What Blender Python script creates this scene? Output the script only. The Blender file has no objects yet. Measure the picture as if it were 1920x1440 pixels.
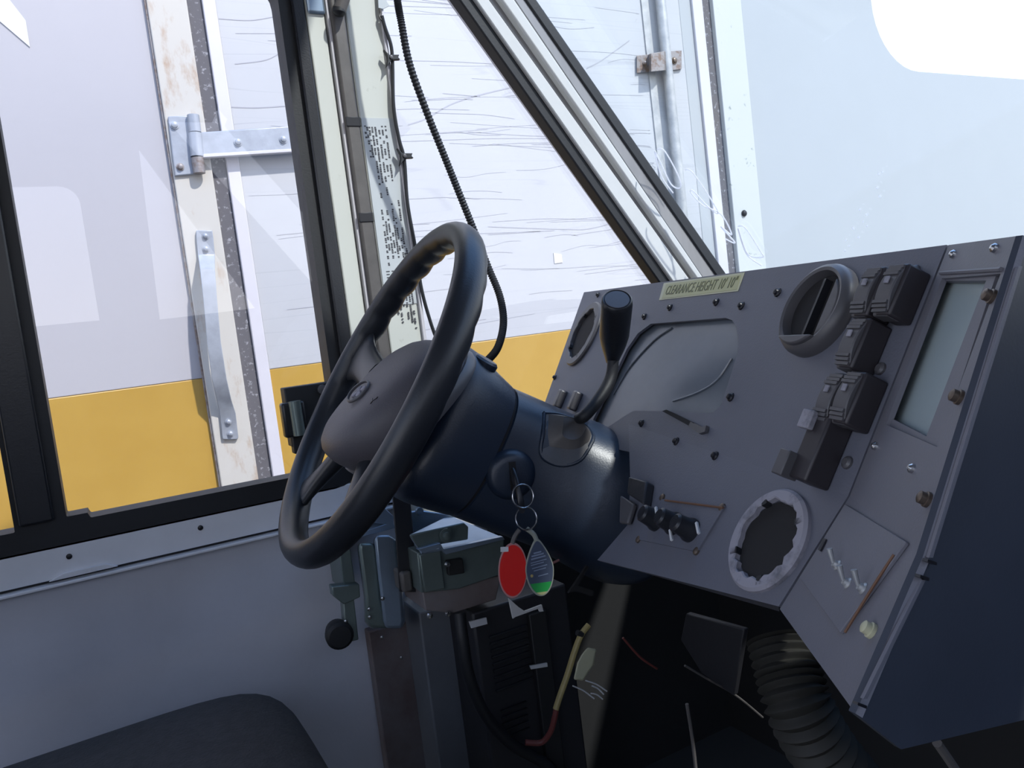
import bpy, bmesh, math, random
import numpy as np
from mathutils import Vector, Matrix
random.seed(7)
C = bpy.context.scene.collection
S = bpy.context.scene
V = Vector
# ---------------------------------------------------------------- camera, sky, sun, exposure
F = 1440.0
YAW, PITCH, ROLL = math.radians(28), math.radians(-4.5), math.radians(7.0)
AX = V((math.sin(YAW)*math.cos(PITCH), math.cos(YAW)*math.cos(PITCH), math.sin(PITCH)))
r0 = AX.cross(V((0, 0, 1))).normalized(); u0 = r0.cross(AX)
RR = r0*math.cos(ROLL) - u0*math.sin(ROLL)
UU = u0*math.cos(ROLL) + r0*math.sin(ROLL)
cd = bpy.data.cameras.new('camera'); cam = bpy.data.objects.new('camera', cd); C.objects.link(cam)
cd.sensor_width = 36; cd.lens = 36*F/1920; cd.clip_start = 0.02; cd.clip_end = 200
cam.matrix_world = Matrix(((RR.x, UU.x, -AX.x, 0), (RR.y, UU.y, -AX.y, 0), (RR.z, UU.z, -AX.z, 0), (0, 0, 0, 1)))
S.camera = cam
S.view_settings.view_transform = 'Standard'; S.view_settings.look = 'None'
S.view_settings.gamma = 1; S.view_settings.use_curve_mapping = False
S.view_settings.exposure = -0.1
w = bpy.data.worlds.new('sky'); S.world = w; w.use_nodes = True
nt = w.node_tree; bg = nt.nodes['Background']
tc = nt.nodes.new('ShaderNodeTexCoord'); sp = nt.nodes.new('ShaderNodeSeparateXYZ'); cr = nt.nodes.new('ShaderNodeValToRGB')
nt.links.new(tc.outputs['Generated'], sp.inputs[0]); nt.links.new(sp.outputs['Z'], cr.inputs[0]); nt.links.new(cr.outputs[0], bg.inputs[0])
cr.color_ramp.elements[0].position = 0.0; cr.color_ramp.elements[0].color = (1.0, 0.98, 0.97, 1)
cr.color_ramp.elements[1].position = 0.75; cr.color_ramp.elements[1].color = (0.27, 0.50, 1.0, 1)
bg.inputs[1].default_value = 2.2
sl = bpy.data.lights.new('sun', 'SUN'); so = bpy.data.objects.new('sun', sl); C.objects.link(so)
sl.energy = 4.8; sl.angle = math.radians(1.5); sl.color = (1, 0.965, 0.93)
so.rotation_euler = V((0.3, -0.6, 0.70)).to_track_quat('Z', 'Y').to_euler(); so.location = (-3, -3, 6)

# ---------------------------------------------------------------- geometry helpers
def ray(px, py): return AX + RR*((px-960)/F) - UU*((py-720)/F)
def atY(px, py, Y): r = ray(px, py); return r*(Y/r.y)
def atX(px, py, X): r = ray(px, py); return r*(X/r.x)
def atZ(px, py, Z): r = ray(px, py); return r*(Z/r.z)
def atD(px, py, D): return ray(px, py)*D
class Plane:                      # a real surface: origin, normal (towards the driver), in-plane axes
    def __init__(s, p0, p1, p2):
        s.o = V(p0); s.n = (V(p1)-s.o).cross(V(p2)-s.o).normalized()
        if s.n.dot(s.o) > 0: s.n = -s.n
        s.u = (V(p1)-s.o).normalized(); s.v = s.n.cross(s.u)
    def at(s, px, py, off=0.0):
        r = ray(px, py); o = s.o + s.n*off
        return r*(o.dot(s.n)/r.dot(s.n))
    def off(s, p, d): return V(p) + s.n*d

class G:
    def __init__(s): s.v = []; s.f = []
    def add(s, vs, fs):
        k = len(s.v); s.v += [V(x) for x in vs]; s.f += [tuple(k+i for i in f) for f in fs]; return s
    def box(s, a, b):
        a, b = V(a), V(b); lo = [min(a[i], b[i]) for i in range(3)]; hi = [max(a[i], b[i]) for i in range(3)]
        vs = [(x, y, z) for x in (lo[0], hi[0]) for y in (lo[1], hi[1]) for z in (lo[2], hi[2])]
        return s.add(vs, [(0, 1, 3, 2), (4, 6, 7, 5), (0, 4, 5, 1), (2, 3, 7, 6), (0, 2, 6, 4), (1, 5, 7, 3)])
    def obox(s, c, ux, uy, uz, hx, hy, hz):
        c = V(c); ux, uy, uz = V(ux).normalized(), V(uy).normalized(), V(uz).normalized()
        vs = [c+ux*hx*i+uy*hy*j+uz*hz*k for i in (-1, 1) for j in (-1, 1) for k in (-1, 1)]
        return s.add(vs, [(0, 1, 3, 2), (4, 6, 7, 5), (0, 4, 5, 1), (2, 3, 7, 6), (0, 2, 6, 4), (1, 5, 7, 3)])
    def prism(s, pts, d):
        pts = [V(p) for p in pts]; d = V(d); n = len(pts)
        vs = pts + [p+d for p in pts]
        fs = [tuple(range(n)), tuple(range(2*n-1, n-1, -1))] + [(i, i+n, (i+1) % n+n, (i+1) % n) for i in range(n)]
        return s.add(vs, fs)
    def loft(s, rings, cap=True, closed=False):
        n = len(rings[0]); vs = [p for r in rings for p in r]; fs = []
        m = len(rings)
        for k in range(m if closed else m-1):
            for i in range(n):
                a = k*n; b = ((k+1) % m)*n
                fs.append((a+i, a+(i+1) % n, b+(i+1) % n, b+i))
        if cap and not closed: fs += [tuple(range(n))[::-1], tuple(range((m-1)*n, m*n))]
        return s.add(vs, fs)
    def tube(s, pts, r, n=12, rib=None, smooth=True):
        pts = [V(p) for p in pts]
        if smooth and len(pts) > 2: pts = spline(pts, 10)
        rings = []; up = None
        for i, p in enumerate(pts):
            t = (pts[min(i+1, len(pts)-1)] - pts[max(i-1, 0)]).normalized()
            if up is None: up = t.orthogonal().normalized()
            up = (up - t*up.dot(t)).normalized(); sd = t.cross(up)
            rad = r(i/(len(pts)-1)) if callable(r) else r
            rings.append([p + (up*math.cos(a)+sd*math.sin(a))*rad for a in [2*math.pi*k/n for k in range(n)]])
        return s.loft(rings)
    def lathe(s, c, ax, prof, n=32):     # prof: (height along axis, radius)
        c = V(c); ax = V(ax).normalized(); x = ax.orthogonal().normalized(); y = ax.cross(x)
        rings = [[c + ax*h + (x*math.cos(2*math.pi*k/n)+y*math.sin(2*math.pi*k/n))*max(r, 1e-5) for k in range(n)] for h, r in prof]
        return s.loft(rings)
    def ring(s, c, ax, ro, ri, t, n=40, wob=0, seed=1):   # flat ring with thickness, base at c rising along ax
        c = V(c); ax = V(ax).normalized(); x = ax.orthogonal().normalized(); y = ax.cross(x); rnd = random.Random(seed)
        rings = []
        w_ = [rnd.uniform(-wob, wob) for _ in range(n)]
        for h, r, kk in ((0, ro, 0), (t*.6, ro, 0), (t, ro-t*.4, 0), (t, ri+t*.2, 1), (t*.8, ri, 1), (0, ri, 1)):
            rings.append([c+ax*h+(x*math.cos(2*math.pi*k/n)+y*math.sin(2*math.pi*k/n))*(r+w_[k]*kk) for k in range(n)])
        return s.loft(rings, closed=True)
def spline(p, k):
    out = []
    for i in range(len(p)-1):
        a, b, c, d = p[max(i-1, 0)], p[i], p[i+1], p[min(i+2, len(p)-1)]
        for j in range(k):
            t = j/k
            out.append(0.5*((2*b)+(c-a)*t+(2*a-5*b+4*c-d)*t*t+(3*b-a-3*c+d)*t**3))
    return out+[p[-1]]

ORG = {}
def obj(name, g, mat, parent=None, bevel=0.0, seg=2, sub=0, ang=35):
    me = bpy.data.meshes.new(name); o = bpy.data.objects.new(name, me); C.objects.link(o)
    og = ORG[parent.name] if parent is not None else (sum(g.v, V((0, 0, 0)))/len(g.v))
    if parent is not None: o.parent = parent
    else: o.location = og
    ORG[o.name] = og
    me.from_pydata([tuple(v-og) for v in g.v], [], g.f); me.update()
    bm = bmesh.new(); bm.from_mesh(me); bmesh.ops.recalc_face_normals(bm, faces=bm.faces); bm.to_mesh(me); bm.free()
    me.materials.append(mat)
    for p in me.polygons: p.use_smooth = True
    me.set_sharp_from_angle(angle=math.radians(ang))
    if bevel:
        m = o.modifiers.new('bevel', 'BEVEL'); m.width = bevel; m.segments = seg; m.limit_method = 'ANGLE'; m.angle_limit = math.radians(40); m.harden_normals = False
    if sub:
        m = o.modifiers.new('sub', 'SUBSURF'); m.levels = sub; m.render_levels = sub
    return o
def cgeo(splines, ex, mat4, z0=0.0):      # filled 2D outlines with holes -> geometry
    cu = bpy.data.curves.new('t', 'CURVE'); cu.dimensions = '2D'; cu.fill_mode = 'BOTH'; cu.extrude = ex/2
    for sp_ in splines:
        q = cu.splines.new('POLY'); q.points.add(len(sp_)-1)
        for i, (x, y) in enumerate(sp_): q.points[i].co = (x, y, 0, 1)
        q.use_cyclic_u = True
    o = bpy.data.objects.new('t', cu); me = bpy.data.meshes.new_from_object(o)
    g = G(); k = [mat4 @ V((v.co.x, v.co.y, v.co.z+z0)) for v in me.vertices]
    g.add(k, [tuple(p.vertices) for p in me.polygons])
    bpy.data.objects.remove(o); bpy.data.curves.remove(cu); bpy.data.meshes.remove(me)
    return g
def plate(pl, outline, holes, t, off=0.0):   # on a Plane; outline/holes = 3D points; front face at offset off
    M = Matrix(((pl.u.x, pl.v.x, pl.n.x, pl.o.x), (pl.u.y, pl.v.y, pl.n.y, pl.o.y), (pl.u.z, pl.v.z, pl.n.z, pl.o.z), (0, 0, 0, 1)))
    to = lambda p: ((V(p)-pl.o).dot(pl.u), (V(p)-pl.o).dot(pl.v))
    return cgeo([[to(p) for p in outline]] + [[to(p) for p in h] for h in holes], t, M, off-t/2)
def text(body, size, pos, xd, n, wscale=1.0, t=0.0006):
    cu = bpy.data.curves.new('t', 'FONT'); cu.body = body; cu.size = size; cu.extrude = t/2; cu.align_x = 'CENTER'; cu.align_y = 'CENTER'
    cu.resolution_u = 3
    o = bpy.data.objects.new('t', cu); me = bpy.data.meshes.new_from_object(o)
    xd = V(xd).normalized(); n = V(n).normalized(); yd = n.cross(xd)
    g = G().add([V(pos)+xd*v.co.x*wscale+yd*v.co.y+n*v.co.z for v in me.vertices], [tuple(p.vertices) for p in me.polygons])
    bpy.data.objects.remove(o); bpy.data.curves.remove(cu); bpy.data.meshes.remove(me)
    return g
def thing(name, loc, label, cat, group=None):
    o = bpy.data.objects.new(name, None); C.objects.link(o); o.location = loc; ORG[o.name] = V(loc)
    o.empty_display_size = .05
    return tag(o, label, cat, group)
def tag(o, label, cat, group=None):
    o['label'] = label; o['category'] = cat
    if group: o['group'] = group
    return o
def struct(o): o['kind'] = 'structure'; return o
def rrect(x0, z0, x1, z1, r, n=6, corners=(1, 1, 1, 1)):
    out = []
    for (cx, cz, a0, on) in ((x1-r, z1-r, 0, corners[0]), (x0+r, z1-r, 90, corners[1]), (x0+r, z0+r, 180, corners[2]), (x1-r, z0+r, 270, corners[3])):
        if on: out += [(cx+r*math.cos(math.radians(a0+90*k/n)), cz+r*math.sin(math.radians(a0+90*k/n))) for k in range(n+1)]
        else: out.append((cx+(r if a0 in (0, 270) else -r), cz+(r if a0 in (0, 90) else -r)))
    return out
def circ(c, u, v, r, n=32): return [V(c)+V(u)*r*math.cos(2*math.pi*k/n)+V(v)*r*math.sin(2*math.pi*k/n) for k in range(n)]

# ---------------------------------------------------------------- materials (all procedural)
def mat(name, col, rough=.5, metal=0.0, var=0.0, vs=8.0, bump=0.0, bs=200.0, spec=.5, col2=None, stretch=(1, 1, 1), thr=None, coat=0.0):
    m = bpy.data.materials.new(name); m.use_nodes = True; t = m.node_tree; b = t.nodes['Principled BSDF']
    b.inputs['Base Color'].default_value = (*col, 1); b.inputs['Roughness'].default_value = rough; b.inputs['Metallic'].default_value = metal
    b.inputs['Specular IOR Level'].default_value = spec; b.inputs['Coat Weight'].default_value = coat
    co = t.nodes.new('ShaderNodeTexCoord'); mp = t.nodes.new('ShaderNodeMapping'); mp.inputs['Scale'].default_value = stretch
    t.links.new(co.outputs['Object'], mp.inputs[0])
    if var or col2:
        nz = t.nodes.new('ShaderNodeTexNoise'); nz.inputs['Scale'].default_value = vs; nz.inputs['Detail'].default_value = 6; nz.inputs['Roughness'].default_value = .65
        t.links.new(mp.outputs[0], nz.inputs[0])
        rp = t.nodes.new('ShaderNodeValToRGB')
        lo, hi = thr if thr else (.3, .7)
        rp.color_ramp.elements[0].position = lo; rp.color_ramp.elements[1].position = hi
        c2 = col2 if col2 else tuple(c*(1-var) for c in col)
        rp.color_ramp.elements[0].color = (*c2, 1); rp.color_ramp.elements[1].color = (*col, 1)
        t.links.new(nz.outputs['Fac'], rp.inputs[0]); t.links.new(rp.outputs[0], b.inputs['Base Color'])
    if bump:
        n2 = t.nodes.new('ShaderNodeTexNoise'); n2.inputs['Scale'].default_value = bs; n2.inputs['Detail'].default_value = 3
        t.links.new(mp.outputs[0], n2.inputs[0])
        bp = t.nodes.new('ShaderNodeBump'); bp.inputs['Strength'].default_value = bump; bp.inputs['Distance'].default_value = .002
        t.links.new(n2.outputs['Fac'], bp.inputs['Height']); t.links.new(bp.outputs[0], b.inputs['Normal'])
    return m
def glassmat(name, tint, refl=1.0):
    m = bpy.data.materials.new(name); m.use_nodes = True; t = m.node_tree; t.nodes.clear()
    o = t.nodes.new('ShaderNodeOutputMaterial'); mx = t.nodes.new('ShaderNodeMixShader'); tr = t.nodes.new('ShaderNodeBsdfTransparent'); gl = t.nodes.new('ShaderNodeBsdfGlossy'); lw = t.nodes.new('ShaderNodeLayerWeight'); lw.inputs[0].default_value = .5; pw_ = t.nodes.new('ShaderNodeMath'); pw_.operation = 'POWER'; pw_.inputs[1].default_value = 5
    fr = t.nodes.new('ShaderNodeMapRange'); fr.inputs['To Min'].default_value = .04*refl; fr.inputs['To Max'].default_value = 1.0
    t.links.new(lw.outputs['Facing'], pw_.inputs[0]); t.links.new(pw_.outputs[0], fr.inputs[0]); gl.inputs['Roughness'].default_value = 0.0; tr.inputs[0].default_value = (*tint, 1)
    t.links.new(fr.outputs[0], mx.inputs[0]); t.links.new(tr.outputs[0], mx.inputs[1]); t.links.new(gl.outputs[0], mx.inputs[2]); t.links.new(mx.outputs[0], o.inputs[0])
    return m
def scratched(name, col, line):   # white sheet with long thin drawn scratches
    m = mat(name, col, rough=.4, var=.05, vs=3)
    t = m.node_tree; b = t.nodes['Principled BSDF']; src = b.inputs['Base Color'].links[0].from_socket
    co = [n for n in t.nodes if n.type == 'TEX_COORD'][0]
    prev = src
    for sc, rot, th, amt in (((.35, 1, 14), .02, .006, .22), ((.25, 1, 5), -.12, .002, .3)):
        mp = t.nodes.new('ShaderNodeMapping'); mp.inputs['Scale'].default_value = sc; mp.inputs['Rotation'].default_value = (0, rot, 0)
        nz = t.nodes.new('ShaderNodeTexNoise'); nz.inputs['Scale'].default_value = 1.0; nz.inputs['Detail'].default_value = 1
        t.links.new(co.outputs['Object'], mp.inputs[0]); t.links.new(mp.outputs[0], nz.inputs[0])
        su = t.nodes.new('ShaderNodeMath'); su.operation = 'SUBTRACT'; su.inputs[1].default_value = .5
        ab = t.nodes.new('ShaderNodeMath'); ab.operation = 'ABSOLUTE'; ls = t.nodes.new('ShaderNodeMapRange')
        ls.inputs['From Min'].default_value = 0; ls.inputs['From Max'].default_value = th; ls.inputs['To Min'].default_value = amt; ls.inputs['To Max'].default_value = 0
        t.links.new(nz.outputs['Fac'], su.inputs[0]); t.links.new(su.outputs[0], ab.inputs[0]); t.links.new(ab.outputs[0], ls.inputs[0])
        mx = t.nodes.new('ShaderNodeMix'); mx.data_type = 'RGBA'; mx.inputs['B'].default_value = (*line, 1)
        t.links.new(ls.outputs[0], mx.inputs['Factor']); t.links.new(prev, mx.inputs['A']); prev = mx.outputs['Result']
    t.links.new(prev, b.inputs['Base Color'])
    return m
M_dash = mat('dash grey paint', (.135, .14, .172), rough=.5, var=.12, vs=5, bump=.12, bs=500)
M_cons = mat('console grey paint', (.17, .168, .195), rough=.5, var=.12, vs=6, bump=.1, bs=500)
M_consside = mat('console side shade paint', (.055, .064, .088), rough=.45, var=.3, vs=4, bump=.04, bs=350)  # darkened colour stands in for shade on the passenger-facing side
M_black = mat('black rubber', (.012, .013, .016), rough=.55, bump=.1, bs=300)
M_blackgloss = mat('black plastic', (.015, .016, .02), rough=.35, bump=.1, bs=400)
M_rim = mat('wheel leather grain', (.014, .016, .021), rough=.36, bump=.08, bs=420, spec=.5)
M_pad = mat('wheel pad grey', (.085, .078, .088), rough=.5, bump=.25, bs=500)
M_shroud = mat('column shroud plastic', (.012, .021, .040), rough=.38, bump=.1, bs=420, spec=.65)  # darkened in place of shade, blue added for reflected sky
M_white = mat('truck white paint', (.46, .447, .465), rough=.35, var=.04, vs=2)
M_whitesheet = scratched('truck white sheet', (.49, .495, .505), (.24, .24, .27))  # door sheet, slightly paler than the rear panel paint
M_bluewhite = mat('truck pale panel', (.42, .437, .445), rough=.4, var=.03, vs=3)
M_decal = mat('white decal', (.68, .68, .70), rough=.4)
M_yellow = mat('truck yellow paint', (.50, .31, .062), rough=.35, col2=(.44, .26, .045), vs=2.5)
M_post = mat('aged cream post', (.54, .515, .465), rough=.6, col2=(.40, .28, .19), vs=9, thr=(.27, .46), stretch=(2, 2, .8))
M_postr = mat('aged white post', (.54, .55, .53), rough=.5, col2=(.30, .33, .30), vs=22, thr=(.31, .37))
M_seal = mat('grey speckled door seal', (.12, .115, .125), rough=.8, col2=(.33, .33, .35), vs=60, thr=(.36, .44))
M_trimw = mat('white edge trim', (.62, .60, .63), rough=.45, var=.05)
M_galv = mat('galvanised steel', (.42, .45, .50), rough=.4, metal=.25, var=.25, vs=20)
M_rust = mat('rusty steel', (.30, .28, .275), rough=.55, metal=.4, col2=(.20, .14, .11), vs=40, thr=(.38, .55))
M_rod = mat('weathered zinc rod', (.35, .36, .37), rough=.45, metal=.5, col2=(.55, .55, .54), vs=18)
M_steel = mat('bright screw steel', (.6, .6, .6), rough=.25, metal=1.0)
M_brass = mat('tarnished thumb screw', (.16, .125, .10), rough=.4, metal=.7)
M_screwblk = mat('black screw', (.01, .01, .014), rough=.4)
M_alu = mat('aluminium pillar', (.60, .60, .585), rough=.4, metal=.0, var=.06, vs=10)
M_alud = mat('brushed dark aluminium', (.30, .29, .29), rough=.35, metal=.5, var=.15, vs=30, stretch=(1, 1, .1))
M_cream = mat('cream painted pillar', (.57, .58, .53), rough=.5, col2=(.42, .42, .37), vs=28, thr=(.25, .36))
M_strip = mat('brown grey weatherstrip', (.115, .105, .10), rough=.5, var=.3, vs=30)
M_label = mat('spec label paper', (.50, .53, .545), rough=.4)
M_ink = mat('black ink', (.05, .05, .06), rough=.6)
M_sill = mat('painted sill metal', (.86, .86, .89), rough=.35, metal=.1, var=.1, vs=8)
M_wall = mat('painted wall metal', (.66, .67, .74), rough=.4, metal=.05, var=.14, vs=4, bump=.1, bs=200)
M_walldark = mat('dark metal and footwell shade', (.018, .018, .019), rough=.6, var=.2, vs=4)  # near-black tone, also stands in for shade in the footwell
M_lining = mat('pale grey headliner', (.30, .30, .31), rough=.8)
M_floor = mat('worn black floor mat', (.035, .035, .035), rough=.85, bump=.4, bs=60)
M_asph = mat('asphalt', (.22, .22, .22), rough=.9, var=.3, vs=20)
M_seat = mat('woven seat fabric', (.055, .052, .052), rough=.9, col2=(.035, .033, .034), vs=70, bump=.8, bs=260)
M_green = mat('grey green zinc bracket', (.20, .25, .24), rough=.35, metal=.5, var=.2, vs=16)
M_blueal = mat('blued aluminium', (.30, .38, .48), rough=.3, metal=.5, var=.2, vs=14)
M_brown = mat('grimy brown metal', (.20, .18, .185), rough=.55, col2=(.13, .09, .08), vs=10)
M_greyp = mat('worn grey kick panel', (.16, .17, .19), rough=.5, var=.25, vs=8)
M_dark = mat('dark plastic box', (.022, .022, .026), rough=.5, bump=.2, bs=100)
M_hose = mat('ribbed grey duct', (.026, .025, .021), rough=.7, var=.3, vs=15)
M_red = mat('red tag plastic', (.62, .015, .012), rough=.35)
M_redrim = mat('clear tag edge', (.42, .2, .2), rough=.3)
M_tag = mat('slate tag print', (.055, .07, .11), rough=.35)
M_tagrim = mat('grey tag edge', (.28, .29, .25), rough=.3)
M_tagline = mat('pale tag print', (.20, .24, .33), rough=.5)
M_grn = mat('green tag print', (.02, .28, .06), rough=.35)
M_yel = mat('yellow wire loom', (.42, .33, .13), rough=.5, var=.3, vs=30)
M_conn = mat('cream connector', (.50, .48, .32), rough=.45)
M_redw = mat('dull red wire', (.14, .03, .025), rough=.5)
M_stick = mat('yellow sticker', (.42, .42, .20), rough=.35)
M_stickb = mat('sticker pale border', (.50, .50, .32), rough=.35)
M_sticki = mat('sticker olive ink', (.13, .14, .07), rough=.5)
M_whitelb = mat('white paper label', (.60, .60, .60), rough=.5)
M_lens = mat('scuffed cluster lens', (.135, .155, .185), rough=.26, var=.25, vs=7, spec=.6, stretch=(1, .5, 1))
M_screen = mat('pale screen cover', (.36, .43, .44), rough=.3, var=.12, vs=6)
M_vent = mat('bare vent foam', (.30, .29, .33), rough=.7, col2=(.12, .12, .14), vs=25, thr=(.35, .5))
M_hole = mat('dark vent cavity', (.012, .011, .012), rough=.8)
M_rocker = mat('rocker switch plastic', (.085, .082, .088), rough=.4)
M_rockerd = mat('switch body plastic', (.03, .026, .03), rough=.45)
M_chalk = mat('white paint marker', (.95, .90, .90), rough=.6)
M_orange = mat('rust streak', (.16, .08, .045), rough=.7)
_t = M_chalk.node_tree; _b = _t.nodes['Principled BSDF']; _o = _t.nodes['Material Output']; _m = _t.nodes.new('ShaderNodeMixShader'); _l = _t.nodes.new('ShaderNodeBsdfTranslucent')
_l.inputs[0].default_value = (.95, .97, 1, 1); _m.inputs[0].default_value = .6
_t.links.new(_b.outputs[0], _m.inputs[1]); _t.links.new(_l.outputs[0], _m.inputs[2]); _t.links.new(_m.outputs[0], _o.inputs[0])
M_glass = glassmat('side glass', (.985, .985, .99)); M_wglass = glassmat('windscreen glass', (.955, .985, .99))

# ---------------------------------------------------------------- the cab shell
YW = 1.30; ZF = -.95; ZR = 1.0; YP = -.85; XB = -1.35
def pxl(z): return .682 + (.601-z)*.7214        # rake line of the front pillar (lower edge) at the wall
wallp = Plane((0, YW, 0), (1, YW, 0), (0, YW, 1))
def wp(x, z, Y=YW): return V((x, Y, z))
win = [wp(*p) for p in rrect(-1.0, -.24, .383, .66, .06)]
zq = -.30
quarter = [wp(.515, zq), wp(pxl(zq), zq), wp(pxl(.93), .93), wp(.515, .93) if pxl(.93) > .515 else wp(pxl(.93), .93)]
# quarter light: from the door pillar to the raked pillar
zt = .601-(.515-.682)/.7214
quarter = [wp(.515, zq), wp(pxl(zq), zq), wp(.515, zt)]
out = [wp(XB, ZF), wp(1.5, ZF), wp(1.5, -.32), wp(pxl(-.32)+.02, -.32), wp(pxl(ZR)+.06, ZR), wp(XB, ZR)]
struct(obj('wall_left', plate(wallp, out, [win, quarter], .035, off=0.0), M_wall))
struct(obj('floor', G().box((XB, YP, ZF-.05), (1.5, YW+.035, ZF)), M_floor))
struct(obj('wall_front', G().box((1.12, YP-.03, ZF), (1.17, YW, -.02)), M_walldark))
# passenger side wall with its own door light and quarter light
pw = Plane((0, YP, 0), (0, YP, 1), (1, YP, 0))
pp = lambda x, z: V((x, YP, z))
hA = [pp(x, z) for x, z in rrect(-1.2, .21, .036, .745, .07, corners=(1, 1, 0, 0))]
hB = [pp(.253, .19), pp(.64, .20), pp(.275, .89)]
struct(obj('wall_right', plate(pw, [pp(XB, ZF), pp(1.45, ZF), pp(1.45, -.05), pp(1.12, -.03), pp(pxl(ZR), ZR), pp(XB, ZR)], [hA, hB], .03), M_lining))
struct(obj('floor', G().box((-30, -25, -1.75), (40, 30, -1.70)), M_asph)).name = 'ground'

# sill strip under the driver's window
def strip(name, x0, x1, z0, z1, y0, y1, m, parent=None, bevel=.0015): return obj(name, G().box((x0, y0, z0), (x1, y1, z1)), m, parent, bevel=bevel)
sill = struct(strip('trim_1', XB, .50, -.287, -.238, YW-.012, YW-.001, M_sill))
strip('ledge', XB, .50, -.2965, -.2915, YW-.022, YW-.001, M_sill, sill)
strip('groove', XB, .50, -.2915, -.287, YW-.004, YW-.0005, M_black, sill, 0)
obj('pull_lip', G().prism([wp(-.105, -.287, YW-.013), wp(-.085, -.279, YW-.013), wp(-.03, -.279, YW-.013), wp(-.015, -.287, YW-.013)], (0, -.006, 0)), M_sill, sill, bevel=.001)
for x in (-.075, .105, .27):
    obj('screw', G().lathe(wp(x, -.258, YW-.012), (0, -1, 0), [(0, .0042), (.0015, .004), (.0025, .002)], 10), M_screwblk, sill)

# driver's window: black frame, divider, glass
w1 = struct(thing('window_1', (.15, YW, .2), 'x', 'x')); del w1['label']; del w1['category']
fr = [wp(*p) for p in rrect(-1.0, -.242, .383, .66, .06)]
ha = [wp(-.070, -.200), wp(-.043, -.200), wp(-.040, -.208)] + [wp(*p) for p in rrect(-.07, -.208, .343, .615, .045, corners=(1, 1, 1, 1)) if not (p[0] < .0 and p[1] < 0)][::1]
hole_a = [wp(-.070, -.200), wp(-.043, -.200), wp(-.040, -.208), wp(.343, -.208)] + [wp(.343-.045+.045*math.cos(math.radians(a)), .57+.045*math.sin(math.radians(a))) for a in range(0, 91, 15)] + [wp(-.07, .615)]
hole_b = [wp(*p) for p in rrect(-.96, -.208, -.135, .615, .045, corners=(0, 1, 1, 0))]
obj('frame', plate(wallp, fr, [hole_a, hole_b], .05, off=.012), M_black, w1, bevel=.002)
obj('inner_gasket', G().box((.362, YW-.022, -.225), (.383, YW-.013, .60)), M_blackgloss, w1, bevel=.003)
obj('divider_rail', G().box((-.128, YW-.024, -.2), (-.085, YW-.013, .61)), M_blackgloss, w1, bevel=.003)
obj('glass', G().box((-.10, YW+.006, -.21), (.345, YW+.011, .62)), M_glass, w1)
obj('glass', G().box((-.97, YW+.016, -.21), (-.105, YW+.021, .62)), M_glass, w1)

# door pillar between the windows, with its weatherstrip and spec label
p1 = struct(obj('trim_2', G().box((.448, YW-.028, ZF+.2), (.515, YW+.03, ZR)), M_cream, bevel=.003))
obj('cover_strip', G().box((.3835, YW-.02, -.24), (.4145, YW-.002, ZR)), M_cream, p1, bevel=.003)
obj('channel_edge', G().box((.4185, YW-.022, -.24), (.4235, YW-.002, ZR)), M_trimw, p1, bevel=.001)
obj('weatherstrip', G().box((.4235, YW-.030, -.24), (.4475, YW-.004, ZR)), M_strip, p1, bevel=.004)
for z in (.36, .20, .02):
    obj('clip', G().box((.423, YW-.0315, z), (.448, YW-.028, z+.016)), M_screwblk, p1, bevel=.001)
obj('edge_flange', G().box((.509, YW-.034, -.3), (.515, YW-.026, ZR)), M_trimw, p1, bevel=.001)
obj('pillar_top_shade', G().box((.386, YW-.026, .545), (.416, YW-.018, .75)), M_blueal, p1, bevel=.004)  # blue block stands in for the shade across the pillar top
lb = obj('spec_label', G().box((.4505, YW-.0292, .055), (.5085, YW-.0278, .375)), M_label, p1)
rnd = random.Random(3)
gi = G()
for xc, z0, L in [(.4555, .362, .022), (.459, .36, .06), (.463, .36, .05), (.468, .36, .12), (.4735, .36, .095), (.480, .355, .11), (.486, .362, .085), (.492, .362, .095),
                  (.4655, .22, .10), (.470, .20, .06), (.475, .225, .09), (.480, .18, .035), (.485, .23, .10), (.489, .205, .06), (.494, .17, .07), (.498, .235, .13), (.501, .155, .03),
                  (.471, .10, .06), (.477, .06, .035), (.483, .085, .03), (.489, .075, .05), (.495, .07, .05), (.500, .08, .07)]:
    z = z0
    while z > z0-L:
        wd = rnd.uniform(.0012, .0034)
        if rnd.random() < .82: gi.box((xc-.0012-rnd.random()*.0006, YW-.0297, z-wd), (xc+.0012+rnd.random()*.0006, YW-.0291, z))
        z -= wd+rnd.uniform(.0005, .0012)
        if rnd.random() < .12: z -= .006
for i in range(9):
    z = .115-i*.0052
    for xc in (.462, .472, .482, .492): gi.box((xc-.0035, YW-.0297, z-.0016), (xc+.0035*rnd.random(), YW-.0291, z))
obj('printed_text', gi, M_ink, lb)

# raked front pillar between quarter light and windscreen
fp = struct(thing('trim_3', (.9, YW, .3), 'x', 'x')); del fp['label']; del fp['category']
def rake(name, a0, a1, b0, b1, yo, t, m, bev=.002, Yb=YW):
    # between two pixel-measured edges at the top and the foot, on the wall plane offset inwards by yo
    Y = Yb-yo
    T0, T1, B0, B1 = atY(a0, 0, Y), atY(a1, 0, Y), atY(b0, 520, Y), atY(b1, 520, Y)
    e = .9; f = .28
    pts = [T0+(T0-B0)*e, T1+(T1-B1)*e, B1+(B1-T1)*f, B0+(B0-T0)*f]
    return obj(name, G().prism(pts, (0, t, 0)), m, fp, bevel=bev)
rake('side_gasket', 862, 893, 1230, 1257, .012, .03, M_black, .003)
rake('outer_face', 892, 918, 1256, 1291, .020, .04, M_alu, .003)
rake('channel', 917, 942, 1289, 1307, .010, .03, M_alud, .001)
rake('inner_face', 941, 966, 1305, 1319, .026, .045, M_alu, .004)
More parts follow.
